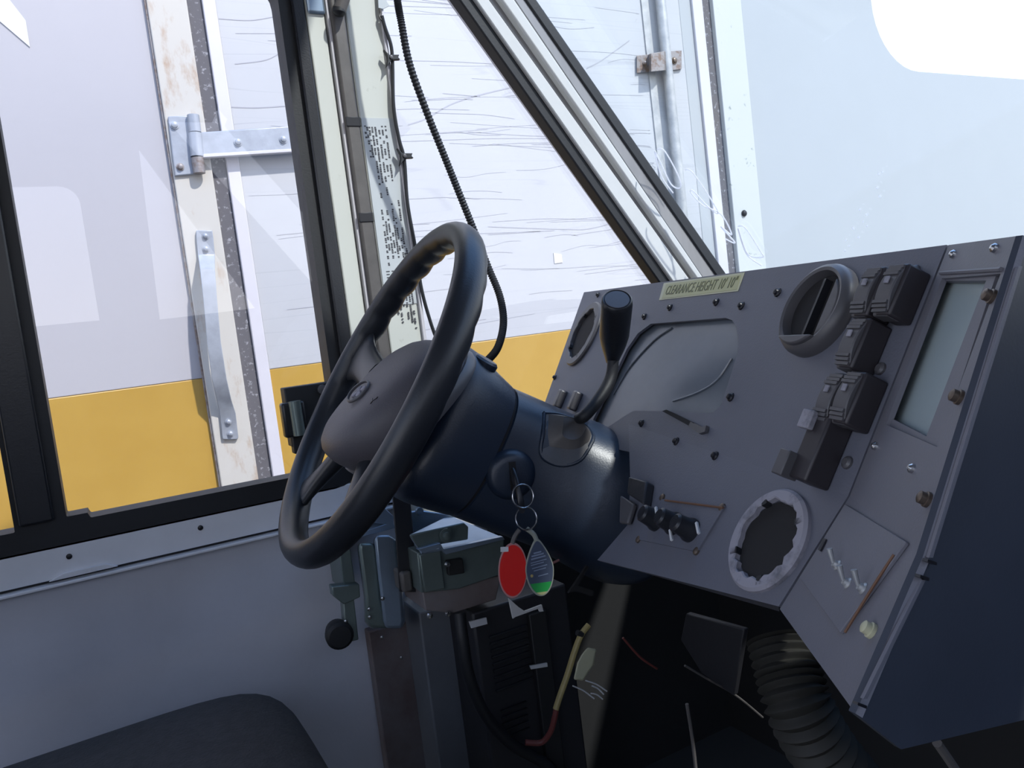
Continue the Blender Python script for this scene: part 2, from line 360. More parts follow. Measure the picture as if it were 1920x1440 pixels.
rake('brushed_face', 965, 987, 1317, 1348, .018, .03, M_alud, .002)
rake('screen_gasket', 986, 1007, 1346, 1367, .022, .05, M_black, .003)
# quarter glass
w2 = struct(obj('window_2', G().prism([wp(.51, zq, YW+.012), wp(pxl(zq), zq, YW+.012), wp(.51, zt, YW+.012)], (0, .005, 0)), M_glass))
# windscreen: one raked sheet from the pillar across the cab
a_ = atY(1000, 0, YW-.02); b_ = atY(1358, 520, YW-.02); d_ = (a_-b_)
A0 = b_-d_*.12; A1 = a_+d_*((.985-a_.z)/d_.z)
across = V((.10, YP-YW+.03, 0))
ws = Plane(b_, a_, b_+across)
w3 = struct(obj('window_3', G().prism([A0, A1, A1+across, A0+across], ws.n*-.006), M_wglass))
obj('gasket', G().tube([A0+across*.0+ws.n*.002, A0+across+ws.n*.002], .008, 8, smooth=False), M_black, w3)
obj('gasket', G().tube([A1+ws.n*.002, A1+across+ws.n*.002], .008, 8, smooth=False), M_black, w3)
struct(obj('ceiling', G().box((XB, YP-.03, ZR), (A1.x+.03, YW+.035, ZR+.04)), M_lining))
hdr = struct(obj('trim_5', G().prism([A1, A1+across, A1+across+d_*.10, A1+d_*.10], ws.n*-.03), M_lining))
sv = thing('added_visor', (A1+across*.4), 'added, unseen grey padded driver light-blocking visor hanging from the windscreen header', 'light-blocking visor')  # both visors added out of view to keep sun off column and console
vo = ws.n*(.035 if ws.n.x < 0 else -.035); dv = d_.normalized()
obj('pad', G().prism([A1+across*.30+vo, A1+across*.56+vo, A1+across*.56+vo-dv*.5, A1+across*.30+vo-dv*.5], vo*.4), M_lining, sv, bevel=.006)
obj('arm', G().tube([A1+across*.34, A1+across*.34+vo-dv*.02], .006, 8, smooth=False), M_steel, sv)
s2v = thing('added_visor', (A1+across*.8), 'added, unseen grey padded light-blocking visor on the passenger side of the windscreen header', 'light-blocking visor')
obj('pad', G().prism([A1+across*.562+vo, A1+across*.97+vo, A1+across*.97+vo-dv*.46, A1+across*.562+vo-dv*.46], vo*.4), M_lining, s2v, bevel=.006)
obj('arm', G().tube([A1+across*.94, A1+across*.94+vo-dv*.02], .006, 8, smooth=False), M_steel, s2v)
# ---------------------------------------------------------------- the neighbouring truck
YV = 2.60
def vb(name, x0, x1, z0, z1, m, parent, y0=YV, y1=YV+.5, bevel=.003): return obj(name, G().box((x0, y0, z0), (x1, y1, z1)), m, parent, bevel=bevel)
tr = thing('box_truck', (1.5, YV, -1.7), 'white box truck with yellow lower band parked alongside, seen through the cab windows', 'truck')
ZY = -.054
vb('rear_panel', -2.6, .290, ZY, 2.4, M_white, tr); vb('yellow_band', -2.6, .290, -1.2, ZY, M_yellow, tr)
vb('corner_post', .290, .405, -1.2, 2.4, M_post, tr, YV-.02)
vb('caulk_bead', .284, .292, -1.2, 2.4, M_rust, tr, YV-.012, YV+.02, .002)
vb('door_seal', .405, .452, -1.2, 2.4, M_seal, tr, YV+.0)
vb('edge_trim', .452, .492, -1.2, 2.4, M_trimw, tr, YV-.012)
vb('door_panel', .492, 2.42, ZY, 2.4, M_whitesheet, tr); vb('yellow_band', .492, 2.42, -1.2, ZY, M_yellow, tr)
rx = atY(1302, 0, YV).x; rx2 = atY(1355, 505, YV).x
xs = [(atY(a, 0, YV).x+atY(b, 505, YV).x)/2 for a, b in ((1293, 1346), (1311, 1365), (1327, 1383), (1380, 1434))]
vb('door_panel', 2.42, xs[0], -1.2, 2.4, M_bluewhite, tr)
vb('edge_trim', xs[0], xs[1], -1.2, 2.4, M_trimw, tr, YV-.012)
vb('door_seal', xs[1], xs[2], -1.2, 2.4, M_seal, tr)
vb('corner_post', xs[2], xs[3], -1.2, 2.4, M_postr, tr, YV-.02)
vpl = Plane((0, YV, 0), (1, YV, 0), (0, YV, 1))
zc = 1.065
outl = [V((xs[3], YV, -1.2)), V((8, YV, -1.2)), V((8, YV, zc))] + [V((4.02+.35*(1-math.sin(math.radians(a)))-.35, YV, 0)) * 0 + V((4.05-.34*math.sin(math.radians(a)), YV, zc+.34-.34*math.cos(math.radians(a)))) for a in range(0, 91, 10)] + [V((3.71, YV, 2.4)), V((xs[3], YV, 2.4))]
obj('side_panel', plate(vpl, outl, [], .5), M_bluewhite, tr)  # rounded notch added so sky shows in place of a windscreen reflection
# lettering fragment on the truck side
obj('white_graphic', G().prism([atY(-60, -40, YV-.003), atY(-5, -30, YV-.003), atY(48, 38, YV-.003), atY(56, 88, YV-.003), atY(0, 40, YV-.003), atY(-60, -20, YV-.003)], (0, .002, 0)), M_decal, tr)
obj('white_graphic', G().prism([atY(1038, 474, YV-.003), atY(1053, 477, YV-.003), atY(1055, 492, YV-.003), atY(1040, 494, YV-.003)], (0, .002, 0)), M_decal, tr)
def scratches(x0, x1, z0, z1, n, seed, name_parent, explicit=()):
    r_ = random.Random(seed); g = G()
    def ln(pts, w_):
        pts = spline(pts, 5)
        for a, b in zip(pts[:-1], pts[1:]):
            g.add([a+V((0, 0, w_)), b+V((0, 0, w_)), b-V((0, 0, w_)), a-V((0, 0, w_))], [(0, 1, 2, 3)])
    for i in range(n):
        x = r_.uniform(x0, x1); z = r_.uniform(z0, z1); L = r_.uniform(.15, .9); sl = r_.gauss(0.01, .04); pts = []
        for k in range(4): pts.append(V((min(x1, x+L*k/3), YV-.0008, z+sl*L*k/3+r_.gauss(0, .004))))
        ln(pts, r_.choice((.0005, .0006, .0009)))
    for e, w_ in explicit: ln([atY(px, py, YV-.0008) for px, py in e], w_)
    return obj('scratch_marks', g, M_scr, name_parent)
M_scr = mat('grey scratch', (.36, .36, .39), rough=.6)
scratches(.50, 2.18, .0, 1.35, 95, 11, tr, (([(765, 234), (800, 222), (845, 196), (900, 178), (975, 160)], .0022), ([(915, 425), (1060, 430), (1110, 428), (1175, 410)], .0016), ([(915, 440), (1040, 432)], .0014),
    ([(830, 175), (900, 181)], .0012), ([(1100, 128), (1130, 112), (1180, 76)], .0022), ([(440, 120), (500, 112), (535, 92)], .0014), ([(410, 35), (470, 38), (520, 30)], .0012), ([(420, 200), (480, 202), (545, 198)], .0016)))
# strap hinge
hg = obj('hinge_leaf', G().prism([atY(315, 218, YV-.03), atY(366, 216, YV-.03), atY(378, 325, YV-.03), atY(328, 330, YV-.03)], (0, .012, 0)), M_galv, tr, bevel=.003)
obj('knuckle', G().tube([atY(362, 216, YV-.04), atY(366, 248, YV-.04)], .018, 14, smooth=False), M_galv, hg)
obj('knuckle', G().tube([atY(366, 250, YV-.04), atY(370, 294, YV-.04)], .02, 14, smooth=False), M_galv, hg)
obj('knuckle', G().tube([atY(370, 296, YV-.04), atY(374, 325, YV-.04)], .018, 14, smooth=False), M_rust, hg)
obj('strap', G().prism([atY(368, 248, YV-.045), atY(600, 232, YV-.045), atY(610, 279, YV-.045), atY(372, 293, YV-.045)], (0, .016, 0)), M_galv, hg, bevel=.004)
obj('strap_flange', G().prism([atY(372, 289, YV-.05), atY(610, 275, YV-.05), atY(610, 281, YV-.05), atY(372, 296, YV-.05)], (0, .02, 0)), M_trimw, hg, bevel=.002)
def bolt(px, py, Y, r, m, parent, name='bolt'):
    return obj(name, G().lathe(atY(px, py, Y), (0, -1, 0), [(0, r*1.35), (.003, r*1.35), (.0032, r), (.009, r*.9), (.011, r*.5)], 14), m, parent)
for px, py, Y in ((327, 235, YV-.03), (446, 267, YV-.045), (531, 262, YV-.045)): bolt(px, py, Y, .0095, M_galv, hg)
bolt(338, 313, YV-.03, .0085, M_rust, hg)
# grab handle on the post
hd = obj('grab_handle', (lambda g: g)(G()).loft([[atY(px-w_, py, YV-.032-d), atY(px+w_, py, YV-.032-d), atY(px+w_, py, YV-.02-d), atY(px-w_, py, YV-.02-d)] for px, py, w_, d in
     ((383, 432, 15, .0), (384, 445, 16, .0), (387, 478, 16, .0), (389, 505, 14, .055), (394, 560, 13, .07), (401, 640, 13, .07), (411, 710, 14, .06), (420, 750, 14, .03), (427, 775, 15, .0), (432, 820, 15, .0), (431, 824, 13, .0))]), M_galv, tr, bevel=.002)
for px, py in ((385, 443), (386, 467), (428, 791), (432, 813)): bolt(px, py, YV-.032, .0075, M_galv, hd)
# lock rod with its guide bracket
obj('lock_rod', G().tube([V((2.292, YV-.03, 2.3)), V((2.292, YV-.03, -1.0))], .022, 16, smooth=False), M_rod, tr)
obj('rod_channel', G().box((2.21, YV-.006, -1.0), (2.245, YV, 2.3)), M_rod, tr)
bk = obj('guide_bracket', G().loft([[atY(x, y0 - (x-1195)*.10, YV-d), atY(x, y1-(x-1195)*.10, YV-d), atY(x, y1-(x-1195)*.10, YV-d+.008), atY(x, y0-(x-1195)*.10, YV-d+.008)] for x, y0, y1, d in
     ((1194, 104, 137, .01), (1216, 104, 137, .01), (1221, 103, 137, .06), (1245, 101, 137, .06), (1252, 102, 138, .012), (1278, 103, 138, .012))]), M_rust, tr, bevel=.002)
bolt(1209, 119, YV-.012, .008, M_rust, bk); bolt(1264, 114, YV-.012, .011, M_brass, bk)
bolt(1395, 400, YV-.022, .011, M_screwblk, tr, 'rivet')

# marker scribble on the windscreen glass
def wsp(px, py): return ws.at(px, py, .0015)
def scrib(pts, name, label):
    return tag(obj(name, G().tube([wsp(*p) for p in pts], .0015, 6), M_chalk), label, 'marking')
scrib([(1232, 280), (1246, 283), (1272, 330), (1275, 352), (1258, 345), (1236, 300), (1228, 285), (1240, 330), (1262, 362)], 'marker_scribble', 'looped white marker scribble on the windscreen, uppermost loop beside the lock rod')
scrib([(1285, 318), (1300, 325), (1340, 385), (1345, 400), (1325, 385), (1300, 358), (1296, 362), (1318, 385), (1352, 402), (1372, 440), (1352, 425), (1378, 455), (1360, 448)], 'marker_scribble', 'zigzag white marker scribble on the windscreen over the white door trim')
scrib([(1384, 424), (1398, 428), (1425, 470), (1430, 482), (1402, 476), (1384, 428), (1400, 476), (1428, 498)], 'marker_scribble', 'white marker loop on the windscreen just above the dashboard edge')
for i, (x0, y0) in enumerate(((1655, 322), (1645, 352), (1650, 368), (1612, 393), (1625, 402), (1618, 416), (1626, 424), (1600, 428), (1586, 450), (1610, 445), (1592, 462))):
    pass
gs = G()
rnd = random.Random(5)
for (x0, y0) in ((1655, 322), (1648, 326), (1645, 352), (1650, 368), (1612, 393), (1625, 402), (1618, 416), (1626, 424), (1600, 428), (1586, 450), (1610, 445), (1592, 462), (1584, 470)):
    c = wsp(x0, y0); gs.lathe(c, ws.n, [(0, .0016), (.0004, .0022*rnd.uniform(.5, 1.2)), (.0008, .0005)], 8)
o = tag(obj('bird_dropping', gs, M_chalk), 'trail of small white specks dried on the right part of the windscreen', 'stain'); o['kind'] = 'stuff'

# ---------------------------------------------------------------- dashboard
P1 = atD(1095, 548, 1.45); P2 = atD(1775, 460, .60)
Lh = (P1-P2); Lh.z = 0; Lh.normalize()                       # across the dashboard, turned towards the driver
def onL(px, py): r = ray(px, py); return r*(P2.dot(Lh)/r.dot(Lh))
Q = onL(1590, 930); SS = onL(1460, 1135)
D1 = Plane(P1, P2, Q); D2 = Plane(Q+(P1-P2), Q, SS)
nm = (D1.n*.55+D2.n*.45).normalized(); D2 = Plane(Q, Q+(P2-P1), Q+nm.cross(P2-P1)); SS = D2.at(1460, 1137)
dash = thing('dashboard', (.75, .8, -.3), 'grey sheet metal dashboard with instrument opening, vents and rocker switches', 'dashboard')
out1 = [D1.at(1095, 548), D1.at(1775, 459), D1.at(1590, 930), Q+(P1-P2)*1.0+V((0, .03, 0))]
out1[3] = D1.o + (D1.at(1025, 745)-P1)*1.32
def ell(pl, px, py, r): return circ(pl.at(px, py), pl.u, pl.v, r)
clus = [(1175, 655), (1196, 625), (1220, 607), (1360, 596), (1372, 600), (1381, 612), (1384, 640), (1382, 665), (1352, 760), (1335, 775), (1245, 771), (1187, 770), (1130, 807), (1112, 787)]
hole_v1 = circ(D1.at(1096, 627), D1.u, D1.v, .045)
obj('upper_panel', plate(D1, out1, [[D1.at(*p) for p in clus], hole_v1], .004), M_dash, dash)
bot = [D2.at(1590, 930), D2.at(1460, 1137), D2.at(1180, 1062), D2.at(1040, 1010)]
_k = min((i*.002 for i in range(500)), key=lambda t: abs(960+F*(Q+(P1-P2)*t).dot(RR)/(Q+(P1-P2)*t).dot(AX)-1178))
BK = Q+(P1-P2)*_k
lowpts = [Q, SS, D2.at(1120, 1050), D2.at(1176, 985), D2.at(1182, 910), BK]
out1 = out1[:3]+[BK, D1.at(1160, 815), D1.at(1110, 790), D1.at(1012, 782)]
hole_v2 = circ(D2.at(1443, 1014), D2.u, D2.v, .036)
obj('lower_panel', plate(D2, lowpts, [hole_v2], .004), M_dash, dash)
top_ = G().prism([P1, P2, P2+V((.36, 0, -.02)), P1+V((.36, 0, -.02))], (0, 0, -.004))
obj('top_deck', top_, M_dash, dash)
obj('side_flange', G().prism([P1, out1[-1], out1[-1]+V((.06, 0, .0)), P1+V((.06, 0, 0))], (0, -.004, 0)), M_dash, dash)
obj('bottom_flange', G().prism([SS, D2.at(1180, 1060), D2.at(1180, 1060)+V((.2, 0, -.03)), SS+V((.2, 0, -.03))], (0, 0, -.004)), M_dark, dash)
# instrument lens, set back behind the opening
big = [D1.at(px+(px-1255)*.06, py+(py-700)*.08, -.008) for px, py in clus]
lens = obj('instrument_lens', G().prism(big, D1.n*-.004), M_lens, dash)
for pts in ([(1262, 752), (1310, 735), (1345, 712), (1372, 672)], [(1150, 740), (1180, 690), (1225, 640), (1260, 615)]):
    obj('lens_ridge', G().tube([D1.at(px, py, -.007) for px, py in pts], .0012, 6), M_lens, lens)
obj('slot', G().prism([D1.at(1244, 772, .001), D1.at(1252, 769, .001), D1.at(1302, 793, .001), D1.at(1297, 801, .001)], D1.n*.002), M_hole, dash)
obj('clip', G().prism([D1.at(1300, 793, .001), D1.at(1322, 803, .001), D1.at(1330, 800, .001), D1.at(1327, 812, .001), D1.at(1316, 815, .001), D1.at(1296, 802, .001)], D1.n*.004), M_rocker, dash)
# vent seats
def ventring(pl, px, py, ro, ri, seed, parent, m):
    c = pl.at(px, py); g = G().ring(c, pl.n, ro, ri, .006, 44, .0025, seed)
    r = obj('vent_seat', g, m, parent)
    obj('duct_throat', G().lathe(c, -pl.n, [(0, ri+.001), (.05, ri), (.051, .001)], 32), M_hole, r)
    for a in (40, 130, 215, 300):
        a = math.radians(a); p = c+(pl.u*math.cos(a)+pl.v*math.sin(a))*(ri+.002)
        obj('lug', G().obox(p+pl.n*.002, pl.n, pl.u*math.cos(a)+pl.v*math.sin(a), (pl.u*-math.sin(a)+pl.v*math.cos(a)), .004, .004, .003), M_black, r)
    return r
ventring(D1, 1096, 627, .0605, .045, 4, dash, M_rocker)
ventring(D2, 1443, 1014, .0465, .036, 9, dash, M_vent)
# round eyeball vent
ec = D1.at(1541, 586)
ev = obj('air_vent', G().lathe(ec, D1.n, [(0, .046), (.008, .046), (.013, .0435), (.015, .040), (.014, .037), (.006, .035), (-.01, .035), (-.010, .001)], 48), M_rocker, dash)
obj('opening', G().lathe(ec+D1.n*-.0, D1.n, [(.002, .0342), (.006, .0342), (.006, .001)], 36), M_hole, ev)
vd = -(D1.v if D1.v.z > 0 else -D1.v)   # downwards on the panel
nr = (D1.u if D1.u.y < 0 else -D1.u)    # towards the passenger side
def seg(a0, a1, r, h0, h1, sx=0, sy=0):
    return G().prism([ec+D1.n*h0+nr*(r*math.cos(math.radians(a))+sx)+vd*(r*math.sin(math.radians(a))+sy) for a in range(a0, a1+1, 8)], D1.n*(h1-h0))
obj('baffle', seg(-56, 56, .035, .006, .013), M_rocker, ev, bevel=.002)
obj('lower_lip', seg(48, 132, .040, .008, .020), M_rocker, ev, bevel=.003)
obj('vane', G().obox(ec+D1.n*.008+nr*.006, nr, vd, D1.n, .0015, .028, .006), M_blackgloss, ev)
# rocker switches
def rocker(px, py, hh=.022, wd=.0085, pr=.027, parent=dash):
    c = D1.at(px, py, pr)-D1.n*pr
    body = obj('rocker_switch', G().obox(c+D1.n*pr*.42+nr*.003, nr, vd, D1.n, wd, hh, pr*.42), M_rockerd, parent, bevel=.002)
    n_ = 9; rings = []
    for k in range(n_+1):
        t = -1+2*k/n_; z = pr*(1.0-.22*t*t); y = hh*1.02*t
        p = c+vd*y
        rings.append([p+nr*-wd+D1.n*(z-.012), p+nr*wd+D1.n*(z-.012), p+nr*wd+D1.n*z, p-nr*wd+D1.n*z])
    rk = obj('rocker', G().loft(rings), M_rocker, body, bevel=.001)
    for t in (-.85, -.7, -.55, .55, .7, .85):
        obj('grip_rib', G().obox(c+vd*hh*t+D1.n*(pr*(1.0-.22*t*t)+.0006), nr, vd, D1.n, wd*.95, .0013, .0012), M_rocker, body)
    obj('indicator', G().obox(c+D1.n*(pr+.0008)+vd*-.006, nr, vd, D1.n, wd*.3, .003, .0008), M_vent, body, bevel=.0005)
    return body
rocker(1617, 542); rocker(1659, 538); rocker(1589, 638); rocker(1546, 742); rocker(1579, 740)
# broken lower switch housing
c = D1.at(1515, 838, .02)-D1.n*.02
hs = obj('switch_housing', G().obox(c+D1.n*.012+nr*.006, nr, vd, D1.n, .012, .028, .012), M_rockerd, dash, bevel=.002)
obj('broken_cap', G().obox(c+D1.n*.027-vd*.021-nr*.004, nr, vd, D1.n, .0075, .008, .003), M_vent, hs, bevel=.001)
obj('stub', G().obox(c+D1.n*.024+vd*.019-nr*.010, nr, vd, D1.n, .007, .011, .008), M_rocker, hs, bevel=.001)
swp = [D1.at(1700, 500, .001), D1.at(1740, 500, .001), D1.at(1610, 870, .001), D1.at(1570, 880, .001)]
for px, py in ((1716, 509), (1652, 692), (1590, 868)):
    obj('screw', G().lathe(D1.at(px, py), D1.n, [(0, .0055), (.002, .0052), (.0035, .003)], 12), M_rocker, dash)
for px, py in ((1209, 594), (1257, 577), (1344, 567), (1391, 574), (1459, 549), (1371, 745), (1204, 794), (1269, 828), (1342, 855), (1143, 819), (1122, 553), (1041, 708)):
    s_ = obj('screw', G().lathe(D1.at(px, py), D1.n, [(0, .0052), (.0015, .005), (.0025, .0035), (.0045, .003), (.0052, .0015)], 10), M_screwblk, dash)
# height sticker
st = obj('height_sticker', G().prism([D1.at(1245, 531, .0003), D1.at(1396, 511, .0003), D1.at(1384, 546, .0003), D1.at(1236, 563, .0003)], D1.n*.0004), M_stickb, dash)
obj('yellow_field', G().prism([D1.at(1249, 533, .0008), D1.at(1390, 515, .0008), D1.at(1381, 543, .0008), D1.at(1241, 560, .0008)], D1.n*.0003), M_stick, st)
l0, l1 = D1.at(1246, 546, .0012), D1.at(1386, 529, .0012)
g = text("CLEARANCE HEIGHT 10' 10\"", .017, (l0+l1)/2, l1-l0, D1.n)
ext = [(v-(l0+l1)/2).dot((l1-l0).normalized()) for v in g.v]; k = (l1-l0).length*.94/(max(ext)-min(ext))
g = text("CLEARANCE HEIGHT 10' 10\"", .020, (l0+l1)/2, l1-l0, D1.n, wscale=k*.017/.020)
obj('lettering', g, M_sticki, st)
# small lower-left switches beside the column
for (px, py) in ((1050, 748), (1078, 752)):
    obj('toggle_guard', G().obox(D1.at(px, py, .006), nr, vd, D1.n, .008, .016, .007), M_rocker, dash, bevel=.003)
# heater controls on the lower slope
nr2 = -Lh; vd2 = (SS-Q).normalized()
hp = obj('heater_plate', G().prism([D2.at(1243, 937, .0), D2.at(1362, 950, .0), D2.at(1310, 1036, .0), D2.at(1196, 1012, .0)], D2.n*.002), M_dash, dash)
obj('plate_groove', G().tube([D2.at(1247, 938, .003), D2.at(1356, 952, .003)], .0012, 6, smooth=False), M_orange, hp)
for px, py in ((1243, 933), (1355, 952), (1198, 1012), (1307, 1034)):
    obj('screw', G().lathe(D2.at(px, py), D2.n, [(0, .0042), (.002, .004), (.003, .002)], 12), M_brass, hp)
for px, py, tx, ty in ((1236, 978, 1231, 960), (1269, 985, 1258, 1003), (1300, 997, 1308, 990)):
    c = D2.at(px, py)
    kn = obj('control_knob', G().lathe(c, D2.n, [(0, .0125), (.006, .0125), (.010, .0105), (.022, .0095), (.024, .007)], 24), M_blackgloss, hp)
    obj('pointer', G().obox(D2.at(tx, ty, .020), (nr2+vd2*.6), (vd2-nr2*.6), D2.n, .0075, .0013, .001), M_whitelb, kn)
obj('relay_cover', G().prism([D2.at(1178, 893, .012), D2.at(1212, 902, .012), D2.at(1205, 945, .012), D2.at(1175, 925, .012)], D2.n*-.012), M_dark, dash, bevel=.002)
obj('column_flange', G().prism([D2.at(1170, 932, .002), D2.at(1196, 948, .002), D2.at(1184, 985, .002), D2.at(1168, 984, .002)], D2.n*.006), M_rocker, dash, bevel=.002)

# ---------------------------------------------------------------- centre console
ya = math.radians(40.6); E3 = V((math.sin(ya), math.cos(ya), 0))
gap = V((.0, -.0015, 0))
C0, C1, C2 = P2+gap, Q+gap, SS+gap
D3 = Plane(C0, C0-E3, C1); B_ = D3.at(1731, 1042); D4 = Plane(C1, B_, C2)
con = thing('centre_console', (.55, .4, -.4), 'grey angled centre console with screen opening and toggle plate, right of the dashboard', 'console')
A_ = D3.at(1918, 441)
bend = B_
scr_h = [(1766, 522), (1876, 513), (1757, 838), (1661, 796)]
obj('upper_face', plate(D3, [C0, A_, bend, C1], [[D3.at(*p) for p in scr_h]], .004), M_cons, con)
K2 = D4.at(1462, 1142); 
obj('lower_face', plate(D4, [C1, bend, D4.at(1604, 1338), K2], [], .004), M_cons, con)
# screen recess
D3r = lambda px, py, o=-.010: D3.at(px, py, o)
obj('screen_bezel', plate(D3, [D3r(1752, 512), D3r(1896, 500), D3r(1778, 858), D3r(1642, 796)], [[D3r(1765, 533), D3r(1869, 533), D3r(1757, 826), D3r(1677, 785)]], .005, off=-.003), M_cons, con)
scn = obj('screen', G().prism([D3r(1755, 525), D3r(1884, 522), D3r(1765, 835), D3r(1665, 790)], D3.n*-.004), M_screen, con)
dn3 = (C1-C0).normalized(); rt3 = -E3
obj('frame_ridge', G().tube([D3.at(1764, 512, .001), D3.at(1877, 505, .001)], .0016, 6, smooth=False), M_cons, con)
for px, py in ((1789, 477), (1867, 466)):
    obj('screw', G().lathe(D3.at(px, py), D3.n, [(0, .0033), (.002, .0031), (.0035, .0014)], 14), M_steel, con)
for px, py in ((1643, 837), (1712, 879)):
    obj('screw', G().lathe(D3.at(px, py), D3.n, [(0, .0033), (.002, .0031), (.0035, .0014)], 14), M_steel, con)
def thumb(px, py, pl, m):
    return obj('thumb_screw', G().lathe(pl.at(px, py), pl.n, [(0, .0048), (.002, .0048), (.0024, .0038), (.0055, .0038), (.0065, .002)], 12), m, con)
thumb(1862, 557, D3, M_brass); thumb(1801, 746, D3, M_brass); thumb(1741, 938, D3, M_brass); thumb(1636, 1184, D4, M_conn)
# toggle plate
tp = obj('toggle_plate', G().prism([D4.at(1590, 948, .0), D4.at(1706, 1020, .0), D4.at(1581, 1190, .0), D4.at(1504, 1086, .0)], D4.n*.0025), M_cons, con, bevel=.0005)
obj('rust_streak', G().tube([D4.at(1676, 1040, .003), D4.at(1640, 1095, .003), D4.at(1584, 1186, .003)], .0009, 6), M_orange, tp)
obj('label_slot', G().prism([D4.at(1546, 1010, .003), D4.at(1551, 1012, .003), D4.at(1540, 1034, .003), D4.at(1535, 1032, .003)], D4.n*.001), M_screwblk, tp)
dn4 = (C2-C1).normalized()
for px, py in ((1577, 1064), (1597, 1098), (1626, 1108)):
    c = D4.at(px, py)
    tg = obj('toggle_switch', G().lathe(c, D4.n, [(0, .004), (.003, .004), (.004, .0028), (.006, .0024)], 14), M_rod, tp)
    obj('lever', G().tube([c+D4.n*.006, c+D4.n*.009-dn4*.003, c+D4.n*.013-dn4*.007], lambda t: .0012+.0008*t, 10), M_rod, tg)
    obj('guard', G().obox(c+D4.n*.001+dn4*.010+rt3*.002, dn4, rt3, D4.n, .007, .0013, .001), M_orange, tg)
# console side facing the passenger
gdir = V((.95, -.31, 0)).normalized()
bl = D4.at(1604, 1338)
Afar = A_+gdir*.7; bfar = bl+gdir*.7
e1 = atD(1690, 1405, .60); 
pside = Plane(bend, bl, A_); gdir = (gdir-pside.n*gdir.dot(pside.n)).normalized()
sd = [A_, bend, bl, pside.at(1690, 1405), pside.at(1690, 1405)+gdir*.6, A_+gdir*.6]
obj('top_panel', G().prism([C0+V((0, 0, -.003)), A_+V((0, 0, -.003)), A_+V((.48, .02, -.012)), C0+V((.36, 0, -.024))], (0, 0, -.004)), M_cons, con)
lowp = pside.at(1690, 1405); gdir = (pside.at(1920, 1350)-lowp).normalized()
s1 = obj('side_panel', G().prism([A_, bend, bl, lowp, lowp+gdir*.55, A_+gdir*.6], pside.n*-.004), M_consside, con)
ps2 = pside
lowp = ps2.at(1690, 1405)
def flange(pl, pts, w_=8):
    a, b = pts
    return obj('edge_flange', G().prism([pl.at(a[0], a[1], .001), pl.at(b[0], b[1], .001), pl.at(b[0]+w_, b[1], .001), pl.at(a[0]+w_, a[1], .001)], pl.n*.002), M_cons, con, bevel=.0003)
flange(pside, ((1903, 500), (1735, 1045))); flange(ps2, ((1722, 1085), (1612, 1308)))
for (px, py, pl) in ((1739, 1051, pside), (1725, 1080, ps2), (1608, 1318, ps2)):
    obj('slot', G().prism([pl.at(px-9, py-5, .001), pl.at(px+8, py+1, .001), pl.at(px+7, py+7, .001), pl.at(px-10, py, .001)], pl.n*.003), M_screwblk, con)
for d in ((1585, 1343), (1622, 1388)):
    pass
obj('floor_strut', G().tube([pside.at(1757, 1393, -.02), pside.at(1776, 1420, -.02), pside.at(1830, 1500, -.02)], .003, 8), M_strip, con)
# kick panel below dash between console and firewall (dark)
# ---------------------------------------------------------------- steering wheel
WC = V((.312, .962, -.062)); WA = V((.074, .997, 0)).normalized(); WB = V((.559, -.041, .828)).normalized(); WN = WA.cross(WB).normalized()
if WN.x < 0: WN = -WN
WN = WN.normalized(); RM = .225
def wpt(a, b, n=0): return WC+WA*a+WB*b+WN*n
wh = thing('steering_wheel', WC, 'black steering wheel with grey centre pad, in front of the driver seat', 'steering wheel')
rings = []
for i in range(288):
    th = 2*math.pi*i/288; cx = V((0, 0, 0))+WA*math.cos(th)+WB*math.sin(th)
    upper = max(0, math.sin(th)+.25)
    bump_ = .0026*(abs(math.sin(th*16))-.5)*min(1, upper*2)
    rr_ = []
    for k in range(20):
        ph = 2*math.pi*k/20
        inner = max(0, -math.cos(ph)*.6+math.sin(ph)*.6)
        r = .0175+bump_*inner*1.6
        rr_.append(WC+cx*(RM+math.cos(ph)*r*.95)+WN*math.sin(ph)*r*1.15)
    rings.append(rr_)
rim = obj('rim', G().loft(rings, closed=True), M_rim, wh, ang=60)
def spoke(th, w0, w1, nz0, nz1):
    rg = []
    for k in range(9):
        t = k/8; rad = .07+(RM-.006-.07)*t; ww = w0+(w1-w0)*t**2.5+(.012*max(0, t-.7)/.3); hh = .012+.003*math.cos(t*3)
        off = nz0+(nz1-nz0)*t; dr = WA*math.cos(th)+WB*math.sin(th); pr = -WA*math.sin(th)+WB*math.cos(th)
        rg.append([WC+dr*rad+pr*ww*math.cos(q)+WN*(off+hh*math.sin(q)) for q in [2*math.pi*j/14 for j in range(14)]])
    return obj('spoke', G().loft(rg), M_rim, wh, ang=60)
spoke(math.radians(14), .028, .036, .012, .003); spoke(math.radians(166), .028, .034, .034, .006)
spoke(math.radians(-52), .016, .02, .022, .004); spoke(math.radians(-128), .016, .02, .022, .004)
def sup(a, b, p, n=40):
    return [(a*math.copysign(abs(math.cos(q))**(2/p), math.cos(q)), b*math.copysign(abs(math.sin(q))**(2/p), math.sin(q))) for q in [2*math.pi*j/n for j in range(n)]]
PA, PB, PK, PY = .104, .100, .30, -.008
def padring(s_, k, off=0.0): return [wpt(x*k-.016, y*k+PY, s_+.034+PK*y*k+off) for x, y in sup(PA, PB, 2.35)]
padg = G().loft([padring(s_, k) for s_, k in ((.020, .97), (.006, 1.0), (-.006, 1.0), (-.015, .99), (-.025, .965), (-.034, .92), (-.041, .85), (-.047, .73), (-.051, .52), (-.0525, .25), (-.053, .02))])
pad = obj('centre_pad', padg, M_pad, wh, ang=50)
obj('pad_surround', G().loft([padring(s_, k) for s_, k in ((.008, .98), (.008, 1.03), (.016, 1.04), (.024, 1.0))]), M_rocker, wh, ang=50)
from mathutils.bvhtree import BVHTree
